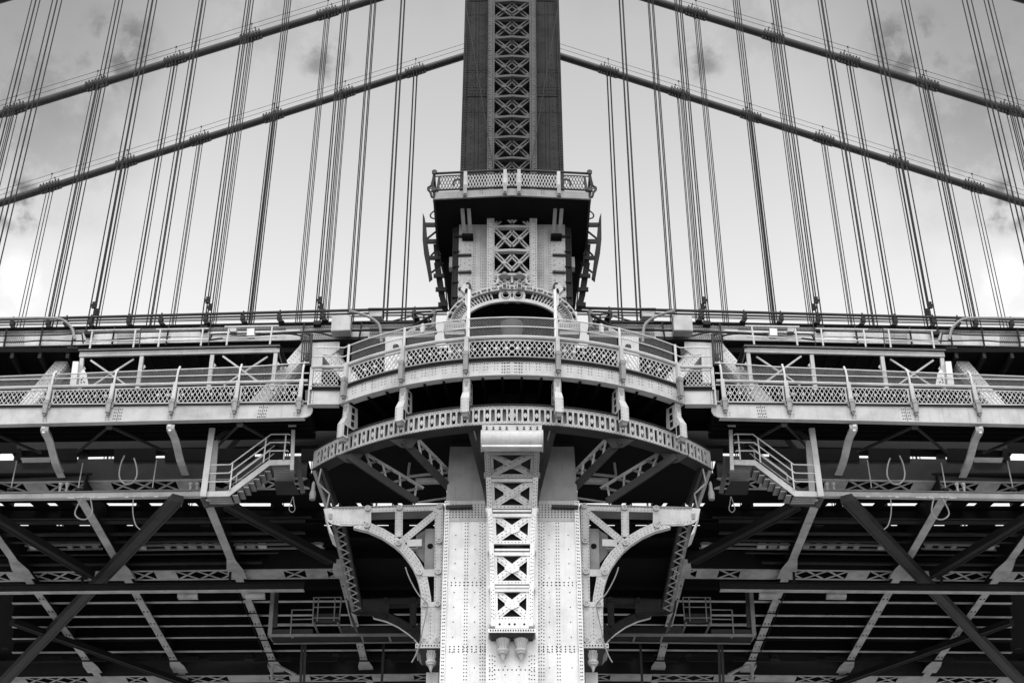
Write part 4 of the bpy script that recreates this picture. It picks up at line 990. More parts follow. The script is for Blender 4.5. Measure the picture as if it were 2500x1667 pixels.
t = thing('traveller_rail', 'left dark horizontal rail beam hung below the second truss with lit lower edge', 'beam', a.lerp(b, .5), sided=True)
obj('web', MB().bar(a, b, .36, .06), 'soot_shade', t)
obj('bottom_flange', MB().bar(a + Vector((0, -.12, -.2)), b + Vector((0, -.12, -.2)), .035, .3), 'beam', t)
obj('top_flange', MB().bar(a + Vector((0, -.12, .2)), b + Vector((0, -.12, .2)), .03, .3), 'soot_shade', t)
for x in (200, 560): obj('hanger', MB().bar(sh(x, 1428, 7.03), sh(x + 2, 1395, 7.03), .12, .1), 'soot_shade', t)
for x in (447, 612):
    o = obj('junction_box', MB().plate([sh(x - 14, 1447, 7.3), sh(x + 34, 1446, 7.3), sh(x + 34, 1457, 7.3), sh(x - 14, 1458, 7.3)], .3), 'beam', None)
    tag(o, 'left dim box hung below the traveller rail, ' + ('the outer one' if x < 500 else 'the inner one beside the third cross beam'), 'box', 'boxes under the traveller rail', True)
# ---------------------------------------------------------------- inspection rail and its rods
y_it = lin((0, 1203.5), (490, 1197.5)); Yr = -1.1
a, b = sh(XL, y_it(XL) + 8, Yr), sh(494, y_it(494) + 7, Yr)
t = thing('inspection_rail', 'left bright horizontal rail beam below the lower chord ending at the stair', 'beam', a.lerp(b, .5), sided=True)
obj('web', MB().bar(a, b, .27, .05), 'light', t)
obj('top_flange', MB().bar(a + Vector((0, -.1, .15)), b + Vector((0, -.1, .15)), .03, .25), 'mid', t); obj('bottom_flange', MB().bar(a + Vector((0, -.1, -.15)), b + Vector((0, -.1, -.15)), .03, .25), 'light', t)
for x, yt in ((27, 1125), (191, 1130), (372, 1122), (-120, 1130)):
    p = sh(x, 1192, Yr + .02); obj('hanger_rod', MB().tube([p, Vector((p.x, p.y, zat(yt, p.y)))], .028, 6), 'beam', t, smooth=True)
    obj('hanger_seat', MB().box(p + Vector((0, 0, -.05)), (.26, .2, .1)), 'dark', t)
fl = MB()
for i in range(16):
    x = random.uniform(130, 400); wd = random.uniform(3, 12); yy = y_it(x) + 10 + random.uniform(0, 3); fl.plate([sh(x, yy, Yr - .104), sh(x + wd, yy - 1, Yr - .104), sh(x + wd, yy + 1.6, Yr - .104), sh(x, yy + 1.4, Yr - .104)], .003)
obj('bare_metal_flake', fl, 'white', t, kind='stuff')
# ---------------------------------------------------------------- stair
def G(x, y, Y=-1.6): return at(480 + x / 6.817, 1020 + y / 6.817, Y)
sr = thing('access_stair', 'left pale steel stair with pipe railing hung under the footway', 'stair', G(800, 1250), sided=True)
for Y in (-1.6, -.75): obj('stringer', MB().plate([G(110, 1222, Y), G(515, 1212, Y), G(1200, 700, Y), G(1605, 692, Y), G(1605, 772, Y), G(1215, 786, Y), G(540, 1300, Y), G(85, 1306, Y)], .06), 'light', sr)
for i in range(7):
    x, y = 600 + i * 90, 1265 - i * 66.5
    c0 = G(x, y); obj('tread', MB().box(c0 + Vector((.1, .44, -.03)), (.24, .76, .05)), 'mid', sr); obj('riser', MB().box(c0 + Vector((.2, .44, .08)), (.03, .76, .16)), 'dark', sr)
for xa, xb, y, n in ((160, 560, 1258, 4), (1240, 1600, 740, 4)):
    for k in range(n + 1): q = Vector((0, .1 + k * .75 / n, -.05)); obj('grating_bar', MB().bar(G(xa, y) + q, G(xb, y) + q, .05, .05), 'mid', sr)
for pts in ([(190, 785), (560, 775), (1240, 272), (1530, 268), (1560, 285)], [(170, 925), (540, 915), (1225, 408), (1525, 405), (1550, 418)], [(140, 1065), (530, 1058), (1205, 548), (1510, 545), (1530, 556)]):
    obj('railing', MB().tube([G(*p, -1.66) for p in pts], .03), 'galv', sr, smooth=True)
for p, q in (((600, 750), (552, 1185)), ((1162, 325), (1112, 742)), ((1490, 268), (1450, 690)), ((178, 785), (150, 1066))): obj('railing_post', MB().tube([G(*p, -1.66), G(*q, -1.66)], .035), 'galv', sr, smooth=True)
for pts in ([(680, 922), (1300, 458)], [(680, 1050), (1290, 590)]): obj('railing', MB().tube([G(*p, -.8) for p in pts], .025), 'galv', sr, smooth=True)
for p, q in (((675, 930), (655, 1085)), ((1225, 515), (1205, 690))): obj('railing_post', MB().tube([G(*p, -.8), G(*q, -.8)], .028), 'galv', sr, smooth=True)
for p, q, w_, Y in (((258, 165), (105, 1300), .26, -1.75), ((312, 370), (252, 1215), .26, -1.1), ((1612, 60), (1585, 860), .16, -1.7)): obj('hanger', MB().bar(G(*p, Y), G(*q, Y), w_, .12), 'light', sr)
obj('hanger_clip', MB().box(G(1600, 110, -1.7), (.35, .25, .3)), 'light', sr)
for xa, ya, xb, yb2 in ((700, 60, 330, 340), (1655, 660, 1770, 1250), (90, 1320, 165, 1480)): obj('brace', MB().bar(G(xa, ya, -1.2), G(xb, yb2, -1.2), .2, .1), 'dark', sr)
for k, (ya, yb2) in enumerate(((860, 1050), (1050, 1270))):
    obj('drip_tray', MB().plate([G(1280, ya, -.6), G(1610, ya, -.6), G(1640 + k * 80, yb2, .2 + k * .2), G(1300 + k * 30, yb2, .2 + k * .2)], .05), 'beam' if k == 0 else 'dark', sr)
obj('drip_tray', MB().plate([G(150, 1390, -.6), G(700, 1385, -.6), G(610, 1450, 0), G(175, 1480, 0)], .05), 'dark', sr)
# ---------------------------------------------------------------- cage platform low beside the tower
Kp = lambda x, y, Y: at(640 + x / 5.345, 1400 + y / 5.345, Y + 4.6)
cg = thing('inspection_cage', 'left dim steel inspection cage with railings hanging low beside the tower leg', 'cage', Kp(1000, 850, 5.), sided=True)
for p, q, w_ in (((90, 800), (2040, 790), .12),): obj('floor_edge', MB().bar(Kp(*p, 5), Kp(*q, 5), w_, .1), 'mid', cg)
obj('floor_edge', MB().bar(Kp(145, 905, 5.95), Kp(2040, 886, 5.95), .07, .08), 'mid', cg)
for xa, xb in ((90, 145), (380, 420), (670, 775), (985, 1080), (1290, 1322), (1650, 1680)): obj('floor_bearer', MB().bar(Kp(xa, 800 if xa not in (670, 985) else 640, 5.), Kp(xb, 890, 5.95), .09, .06, dep=(0, 0, 1)), 'mid', cg)
obj('floor_plate', MB().prism([Kp(95, 795, 5.02), Kp(2040, 785, 5.02), Kp(2040, 880, 5.93), Kp(148, 900, 5.93)], [q + Vector((0, 0, .05)) for q in (Kp(95, 795, 5.02), Kp(2040, 785, 5.02), Kp(2040, 880, 5.93), Kp(148, 900, 5.93))]), 'soot_shade', cg)
for xa, xb, ya, yb2 in ((130, 660, 725, 800), (670, 1020, 520, 640), (1040, 2040, 690, 785)): obj('toe_panel', MB().plate([Kp(xa, ya, 5.05), Kp(xb, ya - 4, 5.05), Kp(xb, yb2, 5.05), Kp(xa, yb2, 5.05)], .04), 'dark', cg)
for p, q in (((390, 472), (665, 468)), ((390, 595), (665, 590)), ((665, 310), (1030, 306)), ((665, 436), (1030, 433)), ((200, 655), (665, 655)), ((665, 575), (1010, 575))): obj('railing', MB().tube([Kp(*p, 4.95), Kp(*q, 4.95)], .03, 6), 'mid', cg, smooth=True)
for p, q in (((390, 470), (370, 790)), ((675, 305), (660, 650)), ((738, 306), (718, 620)), ((952, 306), (938, 615)), ((1032, 306), (1010, 600))): obj('railing_post', MB().tube([Kp(*p, 4.95), Kp(*q, 4.95)], .035, 6), 'mid', cg, smooth=True)
for p, q, m in (((140, 200), (98, 795), 'mid'), ((190, 200), (168, 690), 'dark')): obj('hanger', MB().bar(Kp(*p, 5), Kp(*q, 5), .2, .12), m, cg)
for p, q in (((520, 900), (500, 1420)), ((560, 900), (545, 1420)), ((1590, 800), (1560, 1420))): obj('hanger', MB().bar(Kp(*p, 6.5), Kp(*q, 6.5), .12, .1), 'dark', cg)
# ---------------------------------------------------------------- spandrel brackets on the tower leg side
B_ = lambda x, y, o=0.: at(780 + x / 6.03, 1200 + y / 6.03, -2.3 + o)
def bracket(lab, dY):
    t = thing('tower_bracket', lab, 'bracket', B_(1760, 1400) + Vector((0, dY, 0)), sided=True)
    sv = [0]
    def add(name, mb, m='light', **k):
        if dY: m = {'light': 'dark', 'mid': 'soot_shade'}.get(m, m) if name != 'rib_soffit' else 'pale'  # rear bracket: shade painted as dark colours, lit rib edges as pale
        mb.v = [(x, y + dY, z) for x, y, z in mb.v]; return obj(name, mb, m, t, **k)
    ol = [(290, 500), (500, 525), (720, 580), (920, 670), (1100, 790), (1210, 890), (1300, 1000), (1380, 1120), (1430, 1230), (1470, 1360), (1500, 1500), (1502, 1680)]
    ou = [(290, 400), (530, 415), (760, 460), (950, 545), (1110, 640), (1270, 770), (1390, 890), (1470, 1000), (1540, 1130), (1590, 1260), (1640, 1540), (1650, 1680)]
    for k in range(1, len(ol) - 1):
        add('rib_plate', MB().plate([B_(*ou[k]), B_(*ou[k + 1]), B_(*ol[k + 1]), B_(*ol[k])], .05))
        add('rear_rib', MB().plate([B_(*ou[k], 1.2), B_(*ou[k + 1], 1.2), B_(*ol[k + 1], 1.2), B_(*ol[k], 1.2)], .05), 'mid')
        add('rib_soffit', MB().bar(B_(*ol[k], .05), B_(*ol[k + 1], .05), .06, .2), 'light'); add('rib_soffit', MB().bar(B_(*ol[k], 1.0), B_(*ol[k + 1], 1.0), .06, .2), 'mid')
    for k in (2, 5): add('batten', MB().bar(B_(*ol[k], .1), B_(*ol[k], 1.15), .3, .04, dep=(0, 0, 1)), 'mid')
    add('end_plate', MB().plate([B_(*p) for p in ((60, 250), (180, 235), (760, 210), (760, 455), (500, 500), (290, 495), (180, 470), (110, 430), (80, 380))], .06))
    add('end_cheek', MB().plate([B_(*p) for p in ((60, 250), (80, 380), (120, 440), (210, 650), (150, 600), (90, 430))], 1.2), 'light')
    add('panel_plate', MB().plate([B_(*p, -.02) for p in ((300, 345), (655, 310), (655, 480), (500, 480), (300, 470))], .02))
    add('eye_slot', MB().plate([B_(*p, -.03) for p in ((135, 320), (190, 318), (185, 400), (140, 400))], .02), 'mid')
    add('top_chord', MB().plate([B_(*p) for p in ((760, 210), (1820, 188), (1820, 270), (760, 300))], .05)); add('top_flange', MB().bar(B_(180, 232, -.05), B_(1830, 184, -.05), .04, 1.3), 'mid')
    add('post', MB().plate([B_(*p, -.012) for p in ((1115, 290), (1228, 288), (1222, 660), (1110, 660))], .05))
    add('brace', MB().bar(B_(1770, 270, .006), B_(1200, 740, .006), 18 * .0165, .05)); add('brace', MB().bar(B_(1770, 300, .5), B_(1220, 770, .5), .1, .05), 'mid')
    add('stub', MB().plate([B_(*p, .004) for p in ((1280, 705), (1505, 695), (1505, 795), (1290, 805))], .05)); add('stub', MB().bar(B_(1300, 830, .6), B_(1510, 825, .6), .06, .3))
    add('inner_web', MB().plate([B_(*p, .35) for p in ((1555, 545), (1690, 540), (1690, 1150), (1545, 1130))], .05), 'mid'); add('inner_web', MB().plate([B_(*p, .6) for p in ((1420, 640), (1560, 560), (1550, 1060), (1420, 900))], .05), 'mid')
    add('eye_hole', MB().disc(B_(1630, 800, .34), .125, .006, 16), 'black')
    add('upright', MB().plate([B_(*p) for p in ((1700, 275), (1818, 270), (1800, 1680), (1685, 1680))], .06)); add('upright_flange', MB().bar(B_(1818, 270, .02), B_(1795, 2250, .02), .05, .5))
    add('link_plate', MB().plate([B_(*p, -.02) for p in ((1440, 1140), (1690, 1138), (1690, 1240), (1440, 1245))], .05)); add('link_plate', MB().plate([B_(*p, -.02) for p in ((1490, 1625), (1800, 1615), (1798, 1690), (1488, 1695))], .05))
    add('foot_plate', MB().plate([B_(*p) for p in ((1495, 1690), (1800, 1688), (1790, 2262), (1490, 2268))], .06))
    for x in (1600, 1680): add('foot_angle', MB().bar(B_(x, 1730, -.02), B_(x - 8, 2110, -.02), .06, .02))
    for x, y in ((712, 245), (700, 495), (1180, 235), (1770, 210), (1163, 755), (1762, 725), (1472, 1190), (1747, 1178), (1555, 1660), (1740, 1650), (1545, 2195), (1730, 2190)):
        c = B_(x, y, -.04); q = MB().disc(c, .13, .04, 18); k_ = add('pin', q); q = MB()
        for i in range(18):
            a0, a1 = 2 * math.pi * i / 18, 2 * math.pi * (i + 1) / 18; ff = lambda r, a: c + Vector((r * math.cos(a), -.075, r * math.sin(a))); q.plate([ff(.12, a0), ff(.12, a1), ff(.08, a1), ff(.08, a0)][::-1], .035)
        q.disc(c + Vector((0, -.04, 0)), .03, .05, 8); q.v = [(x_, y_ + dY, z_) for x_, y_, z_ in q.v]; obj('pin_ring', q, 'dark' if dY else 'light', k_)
    zc = B_(1600, 2320).z; zc2 = B_(1600, 2255).z; x0_, x1_ = B_(1415, 2300).x, B_(1800, 2300).x
    add('base_moulding', MB().prism([(x0_, -2.5, zc), (x1_, -2.5, zc), (x1_, -1., zc), (x0_, -1., zc)], [(x0_, -2.5, zc2), (x1_, -2.5, zc2), (x1_, -1., zc2), (x0_, -1., zc2)]))
    dn = MB()
    for i in range(9): dn.box((x0_ + .06 + (x1_ - x0_ - .12) * i / 8, -2.502, (zc + zc2) / 2), (.05, .012, .06))
    add('dentils', dn, 'black', kind='stuff')
    add('soffit', MB().prism([(x0_ + .05, -2.4, zc - .003), (x1_, -2.4, zc - .003), (x1_, -1., zc - .003), (x0_ + .05, -1., zc - .003)], [(x0_ + .2, -2.2, zc - .2), (x1_, -2.2, zc - .2), (x1_, -1., zc - .2), (x0_ + .2, -1., zc - .2)]), 'dark')
    finial(t, Vector((B_(1645, 2300).x, -2.15 + dY, zc - .05)), .9)
    add('corbel_block', MB().box((B_(1665, 2300).x, -1.6, zc - 1.05), (.5, .5, .5)), 'light')
    rv = MB()
    for k in range(1, len(ol) - 1):
        for f in (.2, .5, .8):
            a0, a1 = B_(*ou[k], -.004).lerp(B_(*ol[k], -.004), f), B_(*ou[k + 1], -.004).lerp(B_(*ol[k + 1], -.004), f); rv.row(a0, a1, .18, .018)
    for xa, ya, xb, yb2 in ((780, 232, 1680, 215), (780, 275, 1600, 262), (1130, 310, 1125, 640), (1210, 310, 1205, 640), (1715, 300, 1700, 1600), (1800, 300, 1785, 1600), (300, 260, 640, 245), (200, 440, 640, 450), (1510, 1720, 1505, 2240), (1640, 1720, 1630, 2150), (1780, 1720, 1770, 2240), (1740, 330, 1250, 720), (1690, 300, 1220, 690)): rv.row(B_(xa, ya, -.016), B_(xb, yb2, -.016), .15, .018)
    add('rivets', rv, 'rivpale' if dY == 0 else 'soot_shade', kind='stuff')
    return t
bracket('left pale arched spandrel bracket with round pins on the side of the front tower leg', 0)
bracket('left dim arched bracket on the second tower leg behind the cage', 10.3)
# hanging white line on the bracket
o = obj('hanging_hose', MB().tube(spline([at(x, y, -2.55) for x, y in ((990, 1384), (995, 1400), (1005, 1422), (1020, 1448), (1037, 1466), (1044, 1476), (1040, 1500), (1032, 1535), (1025, 1570), (1014, 1600), (1005, 1616))]), .028, 6), 'hose', None, smooth=True)
tag(o, 'left thin white line trailing down over the arched tower bracket', 'hose', None, True)
# laced struts: frieze end to bracket, bracket to the leg behind
for lab, a, b in (('left laced strut from the frieze girder end down to the arched bracket', at(775, 1146, -1.4), at(806, 1238, -.4)),
                  ('left laced strut running back from the arched bracket under the deck', at(826, 1282, -2.0), at(872, 1492, 7.6))):
    t = thing('laced_strut', lab, 'strut', a.lerp(b, .5), sided=True)
    ax = (b - a).normalized(); up_ = Vector((0, 0, 1)) - ax * ax.z; up_.normalize(); sd_ = ax.cross(up_)
    for s in (-1, 1): obj('chord', MB().bar(a + sd_ * .2 * s, b + sd_ * .2 * s, .16, .3, dep=up_), 'dark' if s > 0 else 'mid', t)
    n = int((b - a).length / .45); lb = MB()
    for i in range(n): lb.bar(a.lerp(b, i / n) + sd_ * .2 * (-1) ** i - up_ * .01, a.lerp(b, (i + 1) / n) - sd_ * .2 * (-1) ** i - up_ * .01, .07, .03, dep=up_)
    obj('lacing', lb, 'beam', t, kind='stuff')
p = at(764, 1200, -1.5); o = obj('signal_lamp', MB().lathe(p, [(.02, -.4), (.13, -.38), (.15, -.1), (.09, .12), (.07, .4), (.03, .5)], 12), 'mid', None, smooth=True)
tag(o, 'left pale bottle shaped lamp on the strut below the frieze end', 'lamp', None, True)
# radial trusses carrying the frieze
for lab, bt, tp_ in (('left outer open web truss propping the frieze girder from the tower leg', ((851, 1113, -2.9), (1018, 1224, -2.0)), ((893, 1107, -2.4), (1034, 1192, -1.6))),
                     ('left inner open web truss propping the frieze girder from the tower leg', ((985, 1076, -4.3), (1110, 1204, -2.2)), ((1020, 1072, -4.0), (1114, 1168, -1.8)))):
    a0, a1, c0, c1 = at(*bt[0]), at(*bt[1]), at(*tp_[0]), at(*tp_[1])
    t = thing('radial_truss', lab, 'truss', a0.lerp(a1, .5), sided=True)
    obj('bottom_chord', MB().bar(a0, a1, .3, .16, ctr=True), 'dark', t); obj('top_chord', MB().bar(c0, c1, .12, .1, ctr=True), 'beam', t)
    for i in range(4): obj('web_post', MB().bar(c0.lerp(c1, i / 3.4), a0.lerp(a1, .36 + .2 * i), .09, .06, ctr=True), 'beam', t)
    obj('web_post', MB().bar(c0.lerp(c1, -.12), a0.lerp(a1, .18), .05, .05, ctr=True), 'mid', t)
    for i in range(4): obj('web_diagonal', MB().bar(a0.lerp(a1, .22 + .19 * i), c0.lerp(c1, .2 + .26 * i), .12, .05, ctr=True), 'mid', t)
    obj('foot_gusset', MB().plate([a0 + Vector((-.6, 0, .05)), a0 + Vector((.7, 0, .2)), a0 + Vector((.35, .1, -.3)), a0 + Vector((-.1, .1, -.25))], .06), 'dark', t)
a, b = at(1195, 1048, -5.), at(1178, 1230, -2.4)
t = thing('console_stay', 'left dark plate stay behind the centre scroll bracket', 'stay', a.lerp(b, .5), sided=True)
obj('plate', MB().plate([at(1140, 1046, -4.9), at(1180, 1044, -5.), at(1192, 1150, -3.4), at(1188, 1240, -2.8), at(1180, 1200, -2.8), at(1165, 1110, -3.6)], .1), 'dark', t)
obj('edge', MB().bar(at(1158, 1052, -4.95), at(1173, 1115, -3.7), .06, .06), 'mid', t)
for x0_, y0_, x1_, y1_ in ((1000, 1162, 1120, 1152), (1010, 1168, 1100, 1170)):
    pass
t = thing('pipe_bundle', 'left dim pipes crossing the dark space under the balcony', 'pipe', at(1060, 1165, -1.5), sided=True)
for p, q, r_ in (((996, 1163), (1120, 1150), .07), ((1015, 1175), (1110, 1172), .16), ((1000, 1130), (996, 1165), .06), ((1020, 1226), (1100, 1214), .05)): obj('pipe', MB().tube([at(*p, -1.2), at(*q, -1.2)], r_), 'beam', t, smooth=True)

# cable trays glimpsed in the dark between the first two trusses
for lab, xa, xb, py in (('left dim cable tray with blocks behind the thick brace', 60, 245, 1330), ('left dim cable tray with blocks in the dark under the stair', 330, 545, 1330), ('left dim cable tray with blocks near the tower bracket', 570, 790, 1328)):
    t = thing('cable_tray', lab, 'cable tray', flat((xa + xb) / 2, py, zfl + .6), group='cable trays under the track floor', sided=True)
    a_, b_ = flat(xa, py + 1, zfl + .6), flat(xb, py - 2, zfl + .6)
    for o_ in (0, .5): obj('side_rail', MB().bar(a_ + Vector((0, o_, 0)), b_ + Vector((0, o_, 0)), .1, .04), 'mid', t)
    n = int((b_ - a_).length / .55)
    for i in range(n):
        if random.random() < .3: continue
        q = a_.lerp(b_, (i + .5) / n); obj('block', MB().box(q + Vector((0, .25, .03)), (random.uniform(.2, .42), .46, .12)), 'mid' if random.random() < .6 else 'beam', t)
for k, (py, r_) in enumerate(((1262, .05), (1318, .07), (1349, .05), (1372, .09))):
    a_, b_ = flat(-60, py + 6, zfl + .5), flat(760 - 40 * k, py, zfl + .5)
    o = obj('service_pipe', MB().tube([a_, a_.lerp(b_, .5) + Vector((0, 0, -.03)), b_], r_, 8), 'dark', None, smooth=True)
    tag(o, 'left dark service pipe under the track floor, ' + ('first', 'second', 'third', 'fourth')[k] + ' behind the near truss', 'pipe', 'service pipes under the track floor', True)
# ================================================================== pipes, canopy, boxes along the top chord
pr = thing('pipe_rack', 'left run of dark service pipes on brackets above the top chord', 'pipe', T_(400, 780), sided=True)
y_p1 = lin((0, 790), (733, 772))
for dy, r_, m, o_ in ((0, .075, 'dark', -.35), (5.2, .05, 'dark', -.3), (10.5, .025, 'soot_shade', -.3), (13.5, .02, 'soot_shade', -.3)):
    obj('pipe', MB().tube([T_(XL, y_p1(XL) + dy, o_), T_(1092, y_p1(1092) + dy - (2 if dy == 0 else 0), o_)], r_), m, pr, smooth=True)
for x in (35, 122, 165, 225, 318, 396, 505, 595, 684, 790, 1012):
    c = T_(x, y_p1(x) + 9, -.3); mb = MB().box(c + Vector((0, 0, -.02)), (.2, .25, .26)); mb.prism([c + Vector((-.1, -.1, -.12)), c + Vector((.1, -.1, -.12)), c + Vector((.1, .1, -.12)), c + Vector((-.1, .1, -.12))], [c + Vector((.0, -.1, -.3)), c + Vector((.28, -.1, -.3)), c + Vector((.28, .1, -.3)), c + Vector((.0, .1, -.3))])
    mb.box(c + Vector((.03, -.1, .2)), (.06, .06, .3)); obj('pipe_bracket', mb, 'soot_shade', pr)
for x in (15, 102, 180, 278, 410, 740, 880): obj('strap', MB().bar(T_(x + 5, y_gt(x) + 1, -.22), T_(x - 3, y_gb(x) + 8, -.22), .08, .05), 'soot_shade', pr)
for pts, r_, m in (([(-100, 829), (120, 826), (195, 822.5), (204, 826), (207, 846)], .035, 'soot_shade'), ([(225, 836), (228, 827), (235, 822), (330, 819), (700, 812)], .035, 'soot_shade'),
                   ([(-100, 843), (40, 843), (110, 839), (220, 840), (330, 834), (420, 831)], .035, 'soot_shade'), ([(515, 835), (520, 828), (530, 824), (690, 822), (740, 828)], .045, 'soot_shade'),
                   ([(512, 838), (560, 832), (600, 829), (690, 822), (735, 818), (780, 820), (820, 830), (860, 832), (900, 831)], .045, 'soot_shade'), ([(640, 824), (800, 816), (1000, 812), (1060, 811)], .07, 'dark'),
                   ([(330, 840), (380, 832), (500, 829), (590, 826), (600, 824)], .03, 'light')):
    obj('conduit', MB().tube(spline([T_(x, y, -.3) for x, y in pts], 4), r_, 7), m, pr, smooth=True)
for k, x in enumerate((742, 747, 752, 757, 763)): obj('conduit', MB().tube(spline([T_(x - 8, 822 + k, -.4), T_(x - 2, 824 + k, -.4), T_(x, 832, -.4), T_(x - 4, 905, -.5)], 4), .035 if k < 4 else .07, 7), 'dark', pr, smooth=True)
for lab, pts, r_ in (('left thick pale conduit arching down onto the canopy roof', [(-100, 806), (60, 804), (130, 803.5), (160, 806), (178, 816), (190, 832), (193, 846), (195, 856)], .085),
                     ('left pale conduit arching from the large box down to the balcony fence', [(858, 787), (880, 792), (905, 801), (922, 812), (931, 824), (934, 845), (935, 862)], .085)):
    o = obj('bent_conduit', MB().tube(spline([T_(x, y, -1.0) for x, y in pts], 5), r_ * .85, 10), 'mid', None, smooth=True); tag(o, lab, 'conduit', None, True)
def boxthing(name, lab, pts, dp, m, Y):
    t = thing(name, lab, 'box', sh(*pts[3], Y), sided=True)
    f = [sh(x, y, Y) for x, y in pts]; obj('casing', MB().plate(f, dp), m, t)
    c = sum(f, Vector()) / 4; obj('door', MB().plate([c + (q - c) * .93 + Vector((0, -.012, 0)) for q in f], .012), m, t)
    return t
boxthing('junction_box', 'left large pale square cabinet mounted on the top chord near the balcony', [(811, 769.5), (857, 769), (854.5, 806), (808, 807.5)], .6, 'light', -.9)
boxthing('junction_box', 'left small pale box with lid on the pipes beside the tower', [(901, 759), (934, 758.5), (932, 772), (902, 772.5)], .5, 'light', -.6)
o = obj('lid_plate', MB().box(sh(917.5, 757, -.6) + Vector((0, .3, .02)), (.72, .85, .06)), 'dark', None); tag(o, 'left dark lid plate on the small box by the tower', 'lid', None, True)
boxthing('junction_box', 'left small grey box on the canopy railing, the higher of two', [(561, 798), (577, 797.5), (577, 810), (561, 810)], .3, 'light', -1.0)
boxthing('junction_box', 'left small white box on the canopy railing, the lower of two', [(603, 802), (621, 801), (620, 819), (602, 819.5)], .3, 'pale', -1.0)
boxthing('junction_box', 'left tall white cabinet standing behind the footway fence', [(178, 882), (192, 882), (186, 940), (170, 940)], .4, 'white', -2.2)
t = thing('notice_board', 'left white pointed board standing behind the footway fence', 'sign', at(205, 940, -2.), sided=True)
obj('board', MB().plate([sh(x, y, -2.2) for x, y in ((204, 900), (211, 912), (215.5, 938), (193, 939), (195, 912))], .05), 'white', t)
mk = MB()
for p, q in (((198, 929), (203, 920)), ((199, 936), (197, 931)), ((203, 931), (207, 934))): mk.bar(sh(*p, -2.212), sh(*q, -2.212), .05, .01)
obj('mark', mk, 'soot_shade', t)
# canopy
cn = thing('canopy', 'left steel canopy frame with crossed braces and railed roof over the footway', 'canopy', sh(440, 940, -1.9), sided=True)
Q_ = lambda x, y, o=0.: sh(x, y, -1.9) + Vector((0, o, 0))
y_c1, y_c0 = lin((195, 859), (682, 848)), lin((195, 870.5), (682, 859))
obj('roof_beam', MB().plate([Q_(195, y_c1(195)), Q_(682, y_c1(682)), Q_(682, y_c0(682)), Q_(193, y_c0(193))], .12), 'light', cn)
obj('roof_edge', MB().bar(Q_(193, y_c1(193) - 3.5, -.1), Q_(684, y_c1(684) - 3.5, -.1), .09, 1.9), 'soot_shade', cn)
obj('roof_edge', MB().bar(Q_(193, y_c1(193) - 1.2, -.13), Q_(684, y_c1(684) - 1.2, -.13), .03, .05), 'mid', cn)
z_ = Q_(440, y_c0(440)).z + .15
for i in range(13): x = 205 + i * 38.5; q = Q_(x, y_c0(x) - 5, .15); obj('roof_rib', MB().bar(q, q + Vector((0, 1.7, 0)), .1, .12, dep=(0, 0, 1)), 'soot_shade', cn)
for x, yt, xb in ((199.5, 873, 192), (346, 868.5, 334), (518, 865, 508), (673, 861, 664)):
    obj('post', MB().bar(Q_(x, yt, .02), Q_(xb, 950, .02), .18, .16), 'light', cn); obj('knee_plate', MB().plate([Q_(x + 4, yt + 18, .1), Q_(x + 9, yt + 24, .1), Q_(x + 2, yt + 30, .1)], .05), 'light', cn)
for xa, ya, xb, yb2 in ((220, 877, 305, 936), (325, 872, 218, 940), (543, 867, 636, 934), (652, 866, 545, 936)): obj('cross_brace', MB().bar(Q_(xa, ya, .06 + (.09 if xa > xb else 0)), Q_(xb, yb2, .06 + (.09 if xa > xb else 0)), .085, .06), 'light', cn)
obj('end_beam', MB().bar(Q_(682, 848), sh(697, 893, -.3), .16, .1), 'soot_shade', cn); obj('end_beam', MB().bar(Q_(680, 858), sh(694, 905, -.3), .05, .05), 'light', cn); obj('end_post', MB().bar(sh(694, 900, -.4), sh(699, 945, -.4), .1, .1), 'light', cn)
ry = lambda y, x: y
for xa, ya, xb, yb2, r_ in ((214, 804.5, 342, 801.5, .04), (380, 801.5, 508, 799.5, .04), (548, 795.5, 680, 793, .05), (208, 831, 338, 827.5, .035), (376, 829.5, 505, 826.5, .035), (543, 822.5, 675, 819, .035)): obj('roof_rail', MB().tube([Q_(xa, ya, .1), Q_(xb, yb2, .1)], r_), 'galv', cn, smooth=True)
for x, yt, yb2 in ((224, 807, 851), (330, 803, 848), (391, 802, 847), (495, 799, 846), (558, 799, 844), (664, 795, 841)): obj('roof_post', MB().tube([Q_(x, yt, .1), Q_(x - 6.5, yb2, .1)], .045), 'galv', cn, smooth=True)
obj('roof_post', MB().tube([Q_(343, 797, .1), Q_(339, 847, .1)], .025), 'dark', cn); obj('roof_post', MB().tube([Q_(515, 780, .1), Q_(507, 847, .1)], .02), 'dark', cn)
# small floodlights on tall balcony poles
for _ in (0,):
    b0 = Vector((post_x[0] + .05, arc(post_x[0]) + .1, zb['hr'])); zt = zat(705, b0.y)
    fl = thing('floodlight', 'left white pole with small floodlight and pale banner plate on the balcony rail', 'lamp', b0, sided=True)
    obj('pole', MB().tube([b0, Vector((b0.x, b0.y, zt))], .075, 10), 'white', fl, smooth=True)
    q = lambda x, y, o=0.: at(x, y, b0.y - .05 + o)
    obj('lamp_head', MB().plate([q(1124.5, 705), (q(1136, 690)), q(1146, 697), q(1134, 716)], .25), 'light', fl); obj('lamp_glass', MB().plate([q(1134, 712, -.01), q(1137.5, 703, -.01), q(1142, 706, -.01), q(1139, 715, -.01)], .02), 'black', fl)
    obj('yoke', MB().tube([q(1138, 692), q(1144, 691), q(1148, 697), q(1146, 706)], .05, 6), 'dark', fl)
    obj('banner', MB().plate([q(1135, 717), (q(1141.5, 722)), q(1141.5, 752), q(1135, 741)], .04), 'light', fl)
